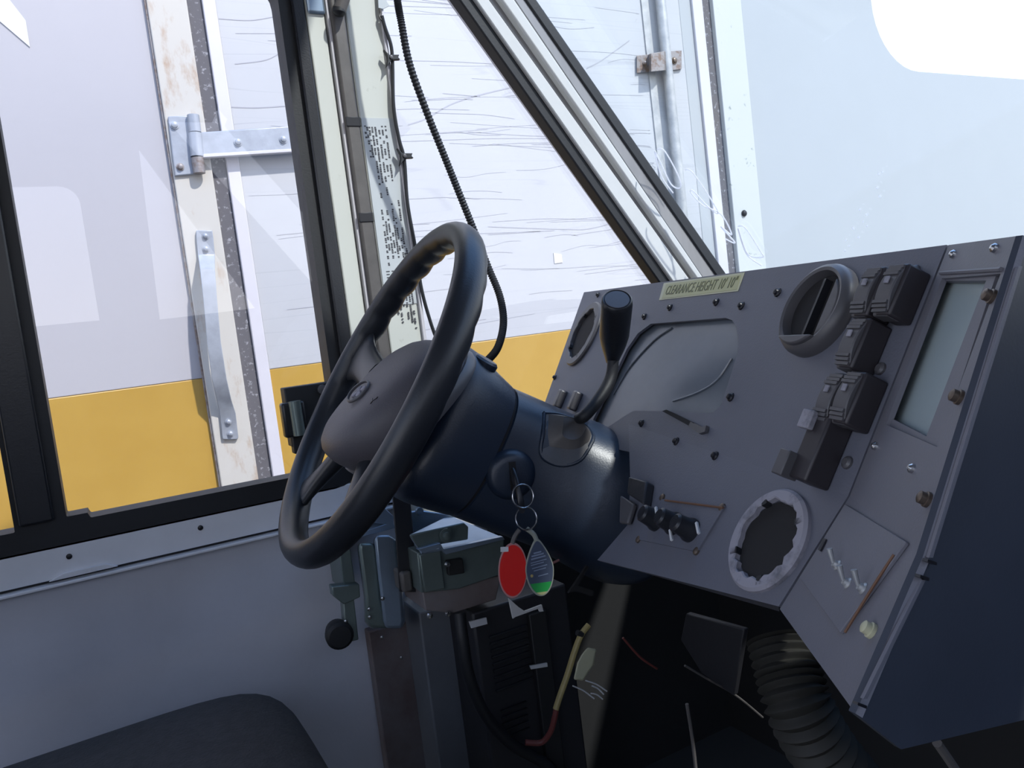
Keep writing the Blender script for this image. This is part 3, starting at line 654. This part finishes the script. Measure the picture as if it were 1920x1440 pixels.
_bv = BVHTree.FromPolygons([tuple(v) for v in padg.v], padg.f)
def padsurf(px, py):
    h = _bv.ray_cast(V((0, 0, 0)), ray(px, py).normalized()); return h[0]
# emblem on the pad: round raised ring with worn relief
pe = padsurf(676, 738); 
q0 = padsurf(686, 738); q1 = padsurf(676, 728)
en = (q0-pe).cross(q1-pe).normalized()
if en.dot(pe) > 0: en = -en
en = (en*.85-AX*.15).normalized(); pe = pe+en*.0025
em = obj('emblem', G().ring(pe+en*.0005, en, .0185, .0155, .0034, 32), M_rocker, pad)
eu = (q0-pe).normalized(); evv = en.cross(eu)
for (x, y) in ((-.006, .005), (.005, .006), (-.004, -.006), (.006, -.004), (0, 0)):
    obj('relief', G().lathe(pe+eu*x+evv*y, en, [(-.002, .0045), (.0022, .0038), (.003, .001)], 12), M_vent, em)
ph_ = padsurf(697, 752)
obj('horn_mark', G().obox(ph_, eu*.8-evv*.6, evv, en, .004, .0018, .0008).obox(ph_+eu*.004+evv*.003, eu*.6+evv*.8, evv, en, .004, .0012, .0008), M_screwblk, pad)

# ---------------------------------------------------------------- steering column
colm = thing('steering_column', wpt(0, 0, .2), 'dark plastic steering column shroud with sky blue put into its colour, between wheel and dashboard', 'steering column')
def cring(s_, w_, ht, hb, p=2.6, n=48, dx=0.0):
    out_ = []
    for q in [2*math.pi*j/n for j in range(n)]:
        c_, s2_ = math.cos(q), math.sin(q)
        x = w_*math.copysign(abs(c_)**(2/p), c_); y = math.copysign(abs(s2_)**(2/p), s2_); y = y*(ht if y > 0 else hb)
        out_.append(wpt(x+dx, y, s_))
    return out_
u1 = obj('front_shroud', G().loft([cring(*a) for a in ((.066, .060, .090, .095), (.072, .078, .100, .112), (.085, .084, .1035, .118), (.10, .086, .1015, .119), (.13, .085, .092, .116), (.158, .083, .084, .112), (.160, .078, .079, .107))]), M_shroud, colm, ang=50)
u2g = G().loft([cring(*a) for a in ((.162, .078, .076, .105), (.164, .083, .082, .111), (.19, .086, .084, .110), (.22, .092, .086, .108), (.26, .108, .088, .106), (.30, .130, .094, .104), (.34, .148, .092, .106), (.37, .158, .084, .110), (.40, .162, .070, .112), (.415, .160, .055, .108), (.425, .150, .04, .10))])
u2 = obj('rear_shroud', u2g, M_shroud, colm, ang=50)
obj('seam_band', G().loft([cring(*a) for a in ((.154, .080, .080, .108), (.168, .080, .080, .108))]), M_hole, colm)
def onside(s_, h, out_=0.0, w_=.086): return wpt(-(w_+out_), h, s_)
# hazard button on top of the column
obj('hazard_button', G().lathe(wpt(-.045, .084, .105), WB+WA*-.3, [(0, .018), (.008, .018), (.011, .015), (.012, .001)], 24), M_shroud, colm)
# gear lever boot set into a scooped recess of the shroud
def shs(px, py, D): return atD(px, py, D)
bdir = (wpt(-.6, .8, 0)-WC).normalized()
_sg = BVHTree.FromPolygons([tuple(v) for v in u2g.v], u2g.f)
def sh(px, py):
    h = _sg.ray_cast(V((0, 0, 0)), ray(px, py).normalized())
    return h[0] if h[0] is not None else atD(px, py, 1.08)
bout = spline([sh(*p) for p in ((1020, 775), (1018, 810), (1014, 850), (1034, 868), (1062, 872), (1088, 862), (1104, 840), (1112, 818), (1100, 800), (1075, 787), (1045, 777), (1020, 775))], 4)[:-1]
apex = sh(1084, 803)
Lb = apex + (-AX*.012+UU*.014)
rg = []
for t_ in (0, .12, .3, .55, .78, .92):
    rg.append([p*(1-t_)+Lb*t_ + AX*(.006*math.sin(t_*9)) - AX*.003 for p in bout])
boot = obj('lever_boot', G().loft(rg), M_strip, colm, ang=50)
obj('boot_rim', G().tube(bout+[bout[0]], .003, 8, smooth=False), M_shroud, colm)
# ignition lock
ic = onside(.188, -.030, -.004)
idir = (-WA*1.0+WN*-.15+WB*-.1).normalized()
ig = obj('ignition_lock', G().lathe(ic, idir, [(-.01, .034), (.002, .033), (.010, .028), (.012, .0245), (.013, .018)], 32), M_shroud, colm)
obj('key_slot', G().obox(ic+idir*.0135, (WB*.85-WN*.5), (WN*.85+WB*.5), idir, .018, .0045, .001), M_hole, ig)

# gear selector lever
gl = thing('gear_lever', Lb, 'black gear selector lever with flat-topped grip rising from the column', 'lever')
p_low = atD(1150, 672, 1.03)
obj('stalk', G().tube([Lb, atD(1098, 778, (Lb.dot(AX)+1.03)/2-.02), atD(1130, 738, 1.02), atD(1146, 705, 1.03), p_low], lambda t: .0085-.002*abs(t-.5), 14), M_black, gl)
tip = atD(1157, 561, .955); low = atD(1148, 676, 1.04); gd = (tip-low); L = gd.length; gd.normalize()
grip = obj('grip', G().lathe(low, gd, [(0, .009), (L*.10, .0115), (L*.28, .0165), (L*.45, .0195), (L*.7, .0198), (L*.93, .0200), (L*.985, .0192), (L, .0175), (L-.0008, .0165), (L-.0008, .001)], 36), M_blackgloss, gl, ang=40)
obj('grip_cap', G().lathe(tip-gd*.0006, gd, [(0, .0155), (.0006, .0152), (.0008, .001)], 32), M_rocker, gl)

# ---------------------------------------------------------------- key, rings and tags
kd = thing('ignition_key', ic+idir*.02, 'black-headed ignition key turned in the column lock', 'key')
kh = (WB*.75-WN*.5).normalized()
obj('bow', G().loft([[ic+idir*(.014+h*.016)+kh*(-x*.014*k - .012*h*h)+idir.cross(kh)*y*.004 for x, y in sup(1, 1, 2.5, 20)] for h, k in ((0, .6), (.3, .9), (1.0, 1.0), (1.5, .9), (1.7, .6))]), M_blackgloss, kd, ang=60)
DK = (ic+idir*.03).dot(AX)
def wire_ring(name, px, py, r, tilt, label, parent_none=True, m=M_steel, th=.0011):
    c = atD(px, py, DK-.004); nrm = (-AX+RR*tilt[0]+UU*tilt[1]).normalized(); x = nrm.orthogonal().normalized(); y = nrm.cross(x)
    rg = []
    for i in range(48):
        a = 2*math.pi*i/48; dr = x*math.cos(a)+y*math.sin(a)
        rg.append([c+dr*(r+th*math.cos(q))+nrm*th*1.6*math.sin(q) for q in [2*math.pi*j/8 for j in range(8)]])
    return tag(obj(name, G().loft(rg, closed=True), m), label, 'key ring')
wire_ring('split_ring', 980, 930, .0145, (.5, .2), 'upper split ring through the ignition key head')
wire_ring('split_ring', 987, 972, .0140, (-.4, .1), 'lower split ring hanging from the upper ring, carrying the tags')
def tagmesh(name, px, py, hw, hh, ang_, D, m_rim, m_face, label, tear=0.0):
    c = atD(px, py, D); n = (-AX+RR*.25).normalized(); x = RR-n*RR.dot(n); x.normalize(); y = n.cross(x)
    if y.dot(UU) < 0: y = -y
    ca, sa = math.cos(ang_), math.sin(ang_); X_ = x*ca+y*sa; Y_ = y*ca-x*sa
    def ol(k, t=0): 
        pts = []
        for j in range(40):
            q = 2*math.pi*j/40; yy = math.sin(q); nar = 1-tear*max(0, yy)**1.5
            pts.append(c+X_*hw*k*math.cos(q)*nar+Y_*hh*k*yy*(1+tear*.25*max(0, yy)) - Y_*0+n*t)
        return pts
    root = thing(name, c, label, 'key tag')
    obj('edge', G().prism(ol(1.0), n*.0022), m_rim, root, bevel=.0005)
    obj('face', G().prism(ol(.92, .0021), n*.0005), m_face, root)
    return root, c, X_, Y_, n, ol
t1, c1_, X1, Y1, n1, ol1 = tagmesh('key_tag', 961, 1069, .0185, .0345, 0.0, DK-.004, M_redrim, M_red, 'oval red plastic key tag hanging from the lower ring')
obj('loop', G().tube([c1_+Y1*.033, c1_+Y1*.042+X1*.003, c1_+Y1*.05+X1*.009], .003, 8), M_strip, t1)
obj('worn_patch', G().obox(c1_+Y1*.027-X1*.011+n1*.0028, X1, Y1, n1, .005, .003, .0003), M_whitelb, t1)
t2, c2_, X2, Y2_, n2_, ol2 = tagmesh('key_tag', 1011, 1066, .0185, .0345, .1, DK+.003, M_tagrim, M_tag, 'dark blue key tag with pale print and green lower band', tear=.45)
obj('loop', G().tube([c2_+Y2_*.036, c2_+Y2_*.044-X2*.003, c2_+Y2_*.052-X2*.011], .0032, 8), M_tagrim, t2)
gf = G().prism([c2_+X2*.0165*math.cos(q)+Y2_*.0318*math.sin(q)+n2_*.0026 for q in [math.radians(a) for a in range(212, 329, 6)]], n2_*.0003)
obj('green_band', gf, M_grn, t2)
obj('yellow_line', G().prism([c2_+X2*.0150*math.cos(q)+Y2_*.0325*math.sin(q)+n2_*.0027 for q in [math.radians(a) for a in range(242, 299, 6)]], n2_*.0004), M_stick, t2)
gl_ = G()
for i, (y, L0, L1) in enumerate(((.021, -.006, .004), (.018, -.009, .007), (.0145, -.010, .009), (.010, -.011, .010), (.007, -.011, .006), (.003, -.010, .010), (-.0005, -.008, .008), (-.008, -.003, .010))):
    gl_.obox(c2_+Y2_*y+X2*(L0+L1)/2+n2_*.0028, X2+Y2_*.1, Y2_, n2_, (L1-L0)/2, .0005 if i > 2 else .0009, .0002)
obj('printed_lines', gl_, M_tagline, t2)
obj('gold_dot', G().lathe(c2_-X2*.011-Y2_*.007+n2_*.0026, n2_, [(0, .002), (.0006, .0018), (.0008, .0004)], 10), M_yel, t2)

# ---------------------------------------------------------------- cables beside the pillar
cyl_pts = [(690, -430), (708, -300), (727, -150), (738, -60), (745, 0), (752, 40), (768, 120), (800, 210), (832, 290), (860, 360), (888, 430), (915, 500), (937, 555), (944, 605), (934, 650), (915, 675), (898, 690), (880, 700)]
pts = spline([atY(px, py, 1.17-.12*max(0, (py-450)/250)) for px, py in cyl_pts], 26)
rings = []; up = None
for i, p in enumerate(pts):
    t = (pts[min(i+1, len(pts)-1)]-pts[max(i-1, 0)]).normalized()
    if up is None: up = t.orthogonal().normalized()
    up = (up-t*up.dot(t)).normalized(); sdv = t.cross(up); rad = .0058+(.0007 if i % 2 else -.0007)
    rings.append([p+(up*math.cos(a)+sdv*math.sin(a))*rad for a in [2*math.pi*k/10 for k in range(10)]])
tag(obj('ribbed_cable', G().loft(rings), M_black), 'thick black ribbed cable looping down from the roof to the column', 'cable')
thin = [(716, 30), (722, 52), (733, 85), (736, 120), (738, 200), (748, 260), (758, 300), (764, 380), (778, 460), (790, 540), (806, 600), (820, 640)]
tag(obj('thin_cable', G().tube([atY(px, py, 1.262) for px, py in thin], .0033, 8), M_black), 'thin black cable clipped along the door pillar edge', 'cable')
for i, (px, py) in enumerate(((733, 106), (758, 291))):
    c = atY(px, py, 1.258)
    g = G()
    g.prism([atY(px+a, py+b, 1.255) for a, b in ((-13, -14), (-3, -4), (16, -4), (14, 1), (18, 5), (2, 6), (-8, 20), (-6, 6), (-7, -2))], (0, .008, 0))
    root = thing('cable_clip', c, ('upper' if i == 0 else 'lower') + ' black star-shaped clip holding the thin cable to the pillar', 'clip')
    obj('clip_body', g, M_black, root, bevel=.001)
    obj('pin', G().lathe(atY(px+1, py+1, 1.254), (0, -1, 0), [(0, .0035), (.001, .003), (.0015, .001)], 10), M_rocker, root)
obj_h = thing('visor_arm', atY(640, 0, 1.25), 'dark capsule-ended arm hanging at the top of the door pillar', 'arm')
obj('arm', G().tube([atY(640, -200, 1.265), atY(660, -60, 1.24), atY(648, -15, 1.25), atY(637, 18, 1.255)], .0105, 14), M_strip, obj_h)
obj('end_cap', G().lathe(atY(636, 22, 1.255), V((-.15, 0, -1)), [(-.004, .0105), (.002, .0105), (.006, .007), (.0075, .002)], 16), M_black, obj_h)
obj_n = thing('wire_end', atY(712, 0, 1.26), 'frayed white sleeve at the top of the thin cable', 'cable end')
obj('sleeve', G().prism([atY(706, -40, 1.266), atY(728, -40, 1.266), atY(724, 4, 1.266), atY(729, 12, 1.266), atY(717, 18, 1.266), atY(709, 16, 1.266)], (0, -.003, 0)), M_label, obj_n)
obj('cord', G().tube([atY(712, 16, 1.264), atY(714, 25, 1.264), atY(712, 31, 1.264), atY(716, 38, 1.262)], .0022, 6), M_strip, obj_n)

# ---------------------------------------------------------------- window latch behind the wheel
wl = thing('window_latch', atY(575, 780, 1.25), 'black stepped latch block on the window frame behind the wheel', 'latch')
def pxbox(name, x0, y0, x1, y1, Yn, Yf, m, parent, bevel=.002, sl_=.14):
    # box whose near face spans the given corners on the plane Y = Yn
    a = atY(x0, y0, Yn); b = atY(x1, y1, Yn)
    return obj(name, G().box((a.x, Yn, b.z), (b.x, Yf, a.z)), m, parent, bevel=bevel)
pxbox('bracket', 532, 728, 640, 822, 1.255, 1.285, M_black, wl)
pxbox('catch', 527, 757, 580, 815, 1.235, 1.256, M_blackgloss, wl, .004)
pxbox('lower_tab', 547, 812, 600, 843, 1.25, 1.27, M_black, wl)
obj('roller', G().tube([atY(552, 752, 1.228), atY(562, 816, 1.228)], .0095, 14, smooth=False), M_green, wl)
obj('bolt', G().lathe(atY(604, 730, 1.254), (0, -1, 0), [(0, .008), (.003, .0075), (.004, .003)], 12), M_rocker, wl)

# ---------------------------------------------------------------- hardware under the window, left of the column
hw = thing('door_lock_mechanism', atY(690, 1100, 1.2), 'grey-green door lock mechanism with blued cover below the window', 'lock')
pxbox('mounting_rail', 632, 1010, 668, 1105, 1.215, 1.29, M_green, hw)
obj('shelf_plate', G().prism([atY(662, 1004, 1.2), atY(736, 978, 1.2), atY(742, 990, 1.2), atY(668, 1010, 1.2)], (0, .09, 0)), M_blueal, hw, bevel=.001)
obj('gusset', G().prism([atY(696, 980, 1.2), atY(717, 948, 1.2), atY(738, 968, 1.2), atY(738, 985, 1.2)], (0, .08, 0)), M_blueal, hw, bevel=.001)
obj('cover', G().loft([[atY(px-w_, py, 1.17), atY(px+w_, py, 1.17), atY(px+w_+3, py, 1.24), atY(px-w_-3, py, 1.24)] for px, py, w_ in ((718, 1003, 10), (722, 1012, 20), (727, 1060, 20), (733, 1110, 20), (738, 1165, 19), (738, 1178, 14))]), M_blueal, hw, bevel=.005)
obj('inner_cover', G().loft([[atY(px-w_, py, 1.185), atY(px+w_, py, 1.185), atY(px+w_+3, py, 1.25), atY(px-w_-3, py, 1.25)] for px, py, w_ in ((686, 1018, 12), (690, 1030, 17), (697, 1090, 16), (700, 1120, 15), (706, 1165, 20), (714, 1178, 18))]), M_green, hw, bevel=.005)
obj('arm', G().prism([atY(622, 1100, 1.2), atY(674, 1095, 1.2), atY(676, 1120, 1.2), atY(645, 1134, 1.2), atY(625, 1118, 1.2)], (0, .02, 0)), M_green, hw, bevel=.002)
obj('link', G().prism([atY(643, 1125, 1.205), atY(664, 1122, 1.205), atY(673, 1200, 1.205), atY(650, 1206, 1.205)], (0, .02, 0)), M_green, hw, bevel=.002)
obj('knob', G().lathe(atY(635, 1188, 1.21), (-.1, -1, 0), [(-.02, .018), (0, .022), (.012, .022), (.016, .017), (.017, .001)], 24), M_black, hw)
for px, py, Y in ((648, 1165, 1.203), (654, 1178, 1.203), (692, 1142, 1.183), (693, 1157, 1.183), (717, 1122, 1.168), (716, 1195, 1.26), (752, 1233, 1.26)):
    obj('rivet', G().lathe(atY(px, py, Y), (0, -1, 0), [(0, .0035), (.002, .003), (.003, .001)], 10), M_steel, hw)
cp = tag(obj('column_support', G().loft([[atY(px-17, py, 1.12), atY(px+17, py, 1.12), atY(px+17, py, 1.16), atY(px-17, py, 1.16)] for px, py in ((752, 930), (758, 1000), (766, 1110))]), M_dark, bevel=.002), 'dark upright support strut behind the wheel beside the lock cover', 'strut')
pxbox('end_cap', 752, 1075, 776, 1108, 1.11, 1.15, M_strip, cp, .004)
bb = thing('bracket_box', atY(850, 1060, 1.08), 'folded grey-green metal bracket box below the steering column', 'bracket')
obj('body', G().prism([atY(782, 1036, 1.08), atY(945, 1008, 1.08), atY(948, 1075, 1.08), atY(860, 1105, 1.08), atY(790, 1112, 1.08)], (0, .10, 0)), M_green, bb, bevel=.002)
obj('lower_body', G().prism([atY(792, 1110, 1.09), atY(940, 1078, 1.09), atY(930, 1125, 1.09), atY(850, 1150, 1.09), atY(798, 1145, 1.09)], (0, .09, 0)), M_brown, bb, bevel=.002)
obj('back_plate', G().prism([atY(752, 962, 1.17), atY(790, 957, 1.17), atY(850, 966, 1.17), atY(870, 985, 1.17), atY(768, 1005, 1.17)], (0, .01, 0)), M_blueal, bb, bevel=.002)
obj('top_tray', G().prism([atY(768, 1002, 1.10), atY(842, 966, 1.18), atY(945, 1008, 1.08), atY(790, 1036, 1.07)], (0, .002, -.004)), M_blueal, bb, bevel=.001)
obj('front_lip', G().prism([atY(783, 1030, 1.065), atY(826, 1018, 1.065), atY(832, 1030, 1.065), atY(943, 1006, 1.065), atY(947, 1012, 1.065), atY(836, 1040, 1.065), atY(826, 1027, 1.065), atY(796, 1038, 1.065)], (0, .01, 0)), M_blueal, bb, bevel=.001)
obj('hinge_plate', G().prism([atY(768, 1003, 1.075), atY(870, 980, 1.075), atY(879, 988, 1.075), atY(878, 1012, 1.075), atY(785, 1028, 1.075)], (0, .004, 0)), M_green, bb, bevel=.003)
obj('bolt', G().lathe(atY(836, 1004, 1.072), (0, -1, 0), [(0, .011), (.002, .011), (.0025, .006), (.007, .006), (.008, .003)], 14), M_green, bb)
obj('bolt', G().lathe(atY(786, 958, 1.168), (0, -1, 0), [(0, .007), (.004, .006), (.005, .002)], 14), M_blueal, bb)
obj('catch', G().prism([atY(838, 1052, 1.07), atY(868, 1047, 1.07), atY(872, 1075, 1.07), atY(842, 1080, 1.07)], (0, .01, 0)), M_walldark, bb, bevel=.002)
obj('catch_tip', G().lathe(atY(839, 1058, 1.068), (0, -1, 0), [(0, .005), (.004, .003)], 10), M_steel, bb)
for px, py in ((806, 1154), (840, 1150)):
    obj('rivet', G().lathe(atY(px, py, 1.088), (0, -1, 0), [(0, .005), (.003, .004), (.004, .001)], 10), M_steel, bb)

obj('side_leaf', G().prism([atY(786, 1040, 1.074), atY(826, 1031, 1.074), atY(835, 1104, 1.074), atY(797, 1112, 1.074)], (0, .006, 0)), M_green, bb, bevel=.002)
# lower side lining: brown stained panel and grey kick panel
kp = struct(thing('trim_4', atY(800, 1300, 1.22), 'x', 'x')); del kp['label']; del kp['category']
def vpanel(name, xa, ya, xb, yb, Yn, Yf, m, zb=ZF, bev=.003):
    a = atY(xa, ya, Yn); b = atY(xb, yb, Yn)
    return obj(name, G().box((a.x, Yn, zb), (b.x, Yf, a.z)), m, kp, bevel=bev)
vpanel('stained_panel', 690, 1185, 768, 1200, 1.275, 1.299, M_brown)
vpanel('kick_panel', 785, 1150, 880, 1160, 1.20, 1.299, M_greyp)
obj('rivet', G().lathe(atY(868, 1281, 1.198), (0, -1, 0), [(0, .0045), (.003, .004), (.004, .001)], 10), M_steel, kp)

obj('footwell_shade', G().box((.60, 1.27, ZF), (1.12, 1.299, -.31)), M_walldark, kp)  # dark sheet added where the footwell wall only lies in shade
# heater box with embossed rows
hb = thing('heater_box', atY(960, 1280, 1.12), 'black ribbed heater box in the footwell below the key tags', 'heater')
a = atY(885, 1150, 1.1); b = atY(1040, 1160, 1.1)
obj('housing', G().box((a.x, 1.1, ZF), (b.x+.03, 1.25, a.z)), M_dark, hb, bevel=.004)
for i in range(9):
    z = atY(950, 1185+i*13, 1.098).z
    obj('rib', G().box((atY(918, 1200, 1.098).x, 1.0955, z-.0022), (atY(990, 1200, 1.098).x, 1.1, z+.0022)), M_black, hb, bevel=.0005)
for i in range(5):
    z = atY(950, 1330+i*13, 1.098).z
    obj('rib', G().box((atY(935, 1300, 1.098).x, 1.0955, z-.0015), (atY(985, 1300, 1.098).x, 1.1, z+.0015)), M_black, hb, bevel=.0005)
obj('frame_strip', G().box((atY(997, 1200, 1.09).x, 1.088, ZF), (atY(1030, 1200, 1.09).x, 1.1, atY(1000, 1150, 1.09).z)), M_walldark, hb, bevel=.002)
obj('bright_edge', G().prism([atY(994, 1249, 1.084), atY(1026, 1243, 1.084), atY(1027, 1250, 1.084), atY(996, 1255, 1.084)], (0, .003, 0)), M_whitelb, hb)
obj('small_label', G().prism([atY(880, 1166, 1.094), atY(912, 1158, 1.094), atY(914, 1170, 1.094), atY(884, 1178, 1.094)], (0, .003, 0)), M_sill, hb)
tag(obj('white_label', G().prism([atY(954, 1122, 1.0), atY(972, 1138, 1.0), atY(984, 1146, 1.0), atY(1016, 1134, 1.0), atY(1019, 1146, 1.0), atY(1012, 1147, 1.0), atY(1010, 1141, 1.0), atY(966, 1157, 1.0), atY(962, 1160, 1.0)], (0, .003, 0)), M_whitelb), 'torn L-shaped white label below the red key tag', 'label')
tag(obj('corner_bracket', G().prism([atY(1103, 1057, .86), atY(1106, 1060, .86), atY(1084, 1098, .86), atY(1114, 1108, .86), atY(1110, 1118, .86), atY(1080, 1108, .86), atY(1066, 1112, .86), atY(1080, 1092, .86)], (0, .004, 0)), M_walldark), 'small grey corner bracket under the dashboard edge', 'bracket')
tag(obj('split_pin', G().tube([atY(1036, 1056, .9), atY(1048, 1050, .9)], .0018, 6, smooth=False), M_redrim), 'short pale pin sticking out beside the blue key tag', 'pin')

# wiring
wr = thing('wire_loom', atY(1080, 1250, 1.0), 'tan wrapped wire loom curving down through the dark footwell', 'wiring')
obj('loom', G().tube([atY(1104, 1172, 1.0), atY(1090, 1190, 1.0), atY(1078, 1220, 1.0), atY(1064, 1265, 1.0), atY(1050, 1305, 1.0), atY(1042, 1330, 1.0)], .0048, 10), M_yel, wr)
obj('red_sleeve', G().tube([atY(1045, 1318, 1.004), atY(1040, 1345, 1.004), atY(1032, 1372, 1.01), atY(1015, 1392, 1.02), atY(985, 1392, 1.03)], .0045, 10), M_redw, wr)
obj('tie', G().tube([atY(1082, 1186, .998), atY(1092, 1190, .998)], .0045, 8, smooth=False), M_black, wr)
cn = thing('wire_connector', atY(1100, 1245, .99), 'cream plastic wiring connector with three bare leads beside the loom', 'connector')
obj('shell', G().loft([[atY(px-w_, py, .99), atY(px+w_, py+3, .99), atY(px+w_, py+3, 1.005), atY(px-w_, py, 1.005)] for px, py, w_ in ((1110, 1214, 9), (1103, 1228, 13), (1098, 1243, 16), (1091, 1258, 12), (1084, 1274, 9))]), M_conn, cn, bevel=.003)
for p0, p1 in (((1098, 1276), (1138, 1296)), ((1110, 1286), (1132, 1302)), ((1074, 1286), (1114, 1310)), ((1108, 1300), (1130, 1311))):
    obj('lead', G().tube([atY(*p0, .99), atY((p0[0]+p1[0])/2, (p0[1]+p1[1])/2-3, .99), atY(*p1, .99)], .0012, 6), M_whitelb, cn)
tag(obj('black_hose', G().tube([atY(862, 1150, 1.05), atY(868, 1200, 1.04), atY(880, 1270, 1.04), atY(910, 1340, 1.05), atY(960, 1395, 1.06), atY(1020, 1430, 1.07), atY(1060, 1470, 1.07)], .009, 12), M_black), 'black hose sagging in front of the heater box', 'hose')
tag(obj('red_wire', G().tube([atY(1168, 1196, .95), atY(1200, 1232, .95), atY(1232, 1254, .95)], .0018, 8), M_redw), 'short dull red wire end under the dashboard', 'wire')
tag(obj('control_cable', G().tube([atY(1284, 1248, .85), atY(1330, 1275, .85), atY(1380, 1304, .85), atY(1430, 1345, .85)], .0016, 8), M_strip), 'thin grey control cable slanting across the footwell', 'cable')
tag(obj('support_rod', G().tube([atY(1288, 1320, .8), atY(1300, 1400, .8), atY(1310, 1500, .8)], .0025, 8), M_strip), 'slender upright rod at the bottom of the footwell', 'rod')
# corrugated duct
ctr = spline([atY(1462, 1200, .62), atY(1478, 1262, .60), atY(1500, 1330, .58), atY(1545, 1410, .57), atY(1620, 1500, .57)], 26)
rings = []; up = None
for i, p in enumerate(ctr):
    t = (ctr[min(i+1, len(ctr)-1)]-ctr[max(i-1, 0)]).normalized()
    if up is None: up = t.orthogonal().normalized()
    up = (up-t*up.dot(t)).normalized(); sdv = t.cross(up); rad = .034+.0035*math.cos(i*2*math.pi/6)
    rings.append([p+(up*math.cos(a)+sdv*math.sin(a))*rad for a in [2*math.pi*k/24 for k in range(24)]])
tag(obj('corrugated_duct', G().loft(rings), M_hose), 'dark corrugated air duct hanging under the centre console edge', 'duct')
tag(obj('duct_panel', G().prism([atX(1286, 1150, .74), atX(1395, 1180, .74), atX(1375, 1305, .74), atX(1315, 1262, .74), atX(1276, 1200, .74)], (.01, 0, 0)), M_dark, bevel=.002), 'dull grey flat panel deep under the dashboard left of the duct', 'panel')
# engine cover hump on the floor, right foreground bottom
dog = tag(obj('engine_cover', G().loft([[V((x, y, ZF)), V((x, y+.0, z)), V((x, -.35, z)), V((x, -.35, ZF))] for x, y, z in ((.80, .42, -.80), (.84, .45, -.74), (1.1, .48, -.72))]), M_floor, bevel=.03, seg=4), 'dark engine cover hump on the floor under the console', 'engine cover')

# ---------------------------------------------------------------- driver's seat
seat = thing('driver_seat', (-.1, .94, ZF), 'dark woven fabric driver seat cushion at the lower left, below the window', 'seat')
rings = []
for x, ht, k in ((-.40, -.50, .9), (-.36, -.47, 1), (-.25, -.462, 1), (-.1, -.460, 1), (.02, -.457, 1), (.09, -.459, 1), (.135, -.468, .99), (.165, -.488, .96), (.182, -.52, .92), (.185, -.56, .88)):
    rg = []
    for q in [2*math.pi*j/32 for j in range(32)]:
        c_, s_ = math.cos(q), math.sin(q)
        yy = .25*k*math.copysign(abs(c_)**.55, c_); zz = math.copysign(abs(s_)**.55, s_)
        zz = ht-.06+zz*.06 if True else 0
        rg.append(V((x, .93+yy, zz)))
    rings.append(rg)
obj('cushion', G().loft(rings), M_seat, seat, sub=1, ang=60)
obj('seat_base', G().box((-.35, .74, ZF), (.1, 1.12, -.58)), M_dark, seat, bevel=.01)
rings = []
for z, t in ((-.46, .05), (-.40, .06), (-.2, .06), (.05, .055), (.18, .045), (.21, .02)):
    xb = -.42-(z+.46)*.22
    rings.append([V((xb+t*c_, .93+.24*s_, z)) for c_, s_ in [(math.copysign(abs(math.cos(q))**.6, math.cos(q)), math.copysign(abs(math.sin(q))**.6, math.sin(q))) for q in [2*math.pi*j/28 for j in range(28)]]])
obj('backrest', G().loft(rings), M_seat, seat, sub=1, ang=60)
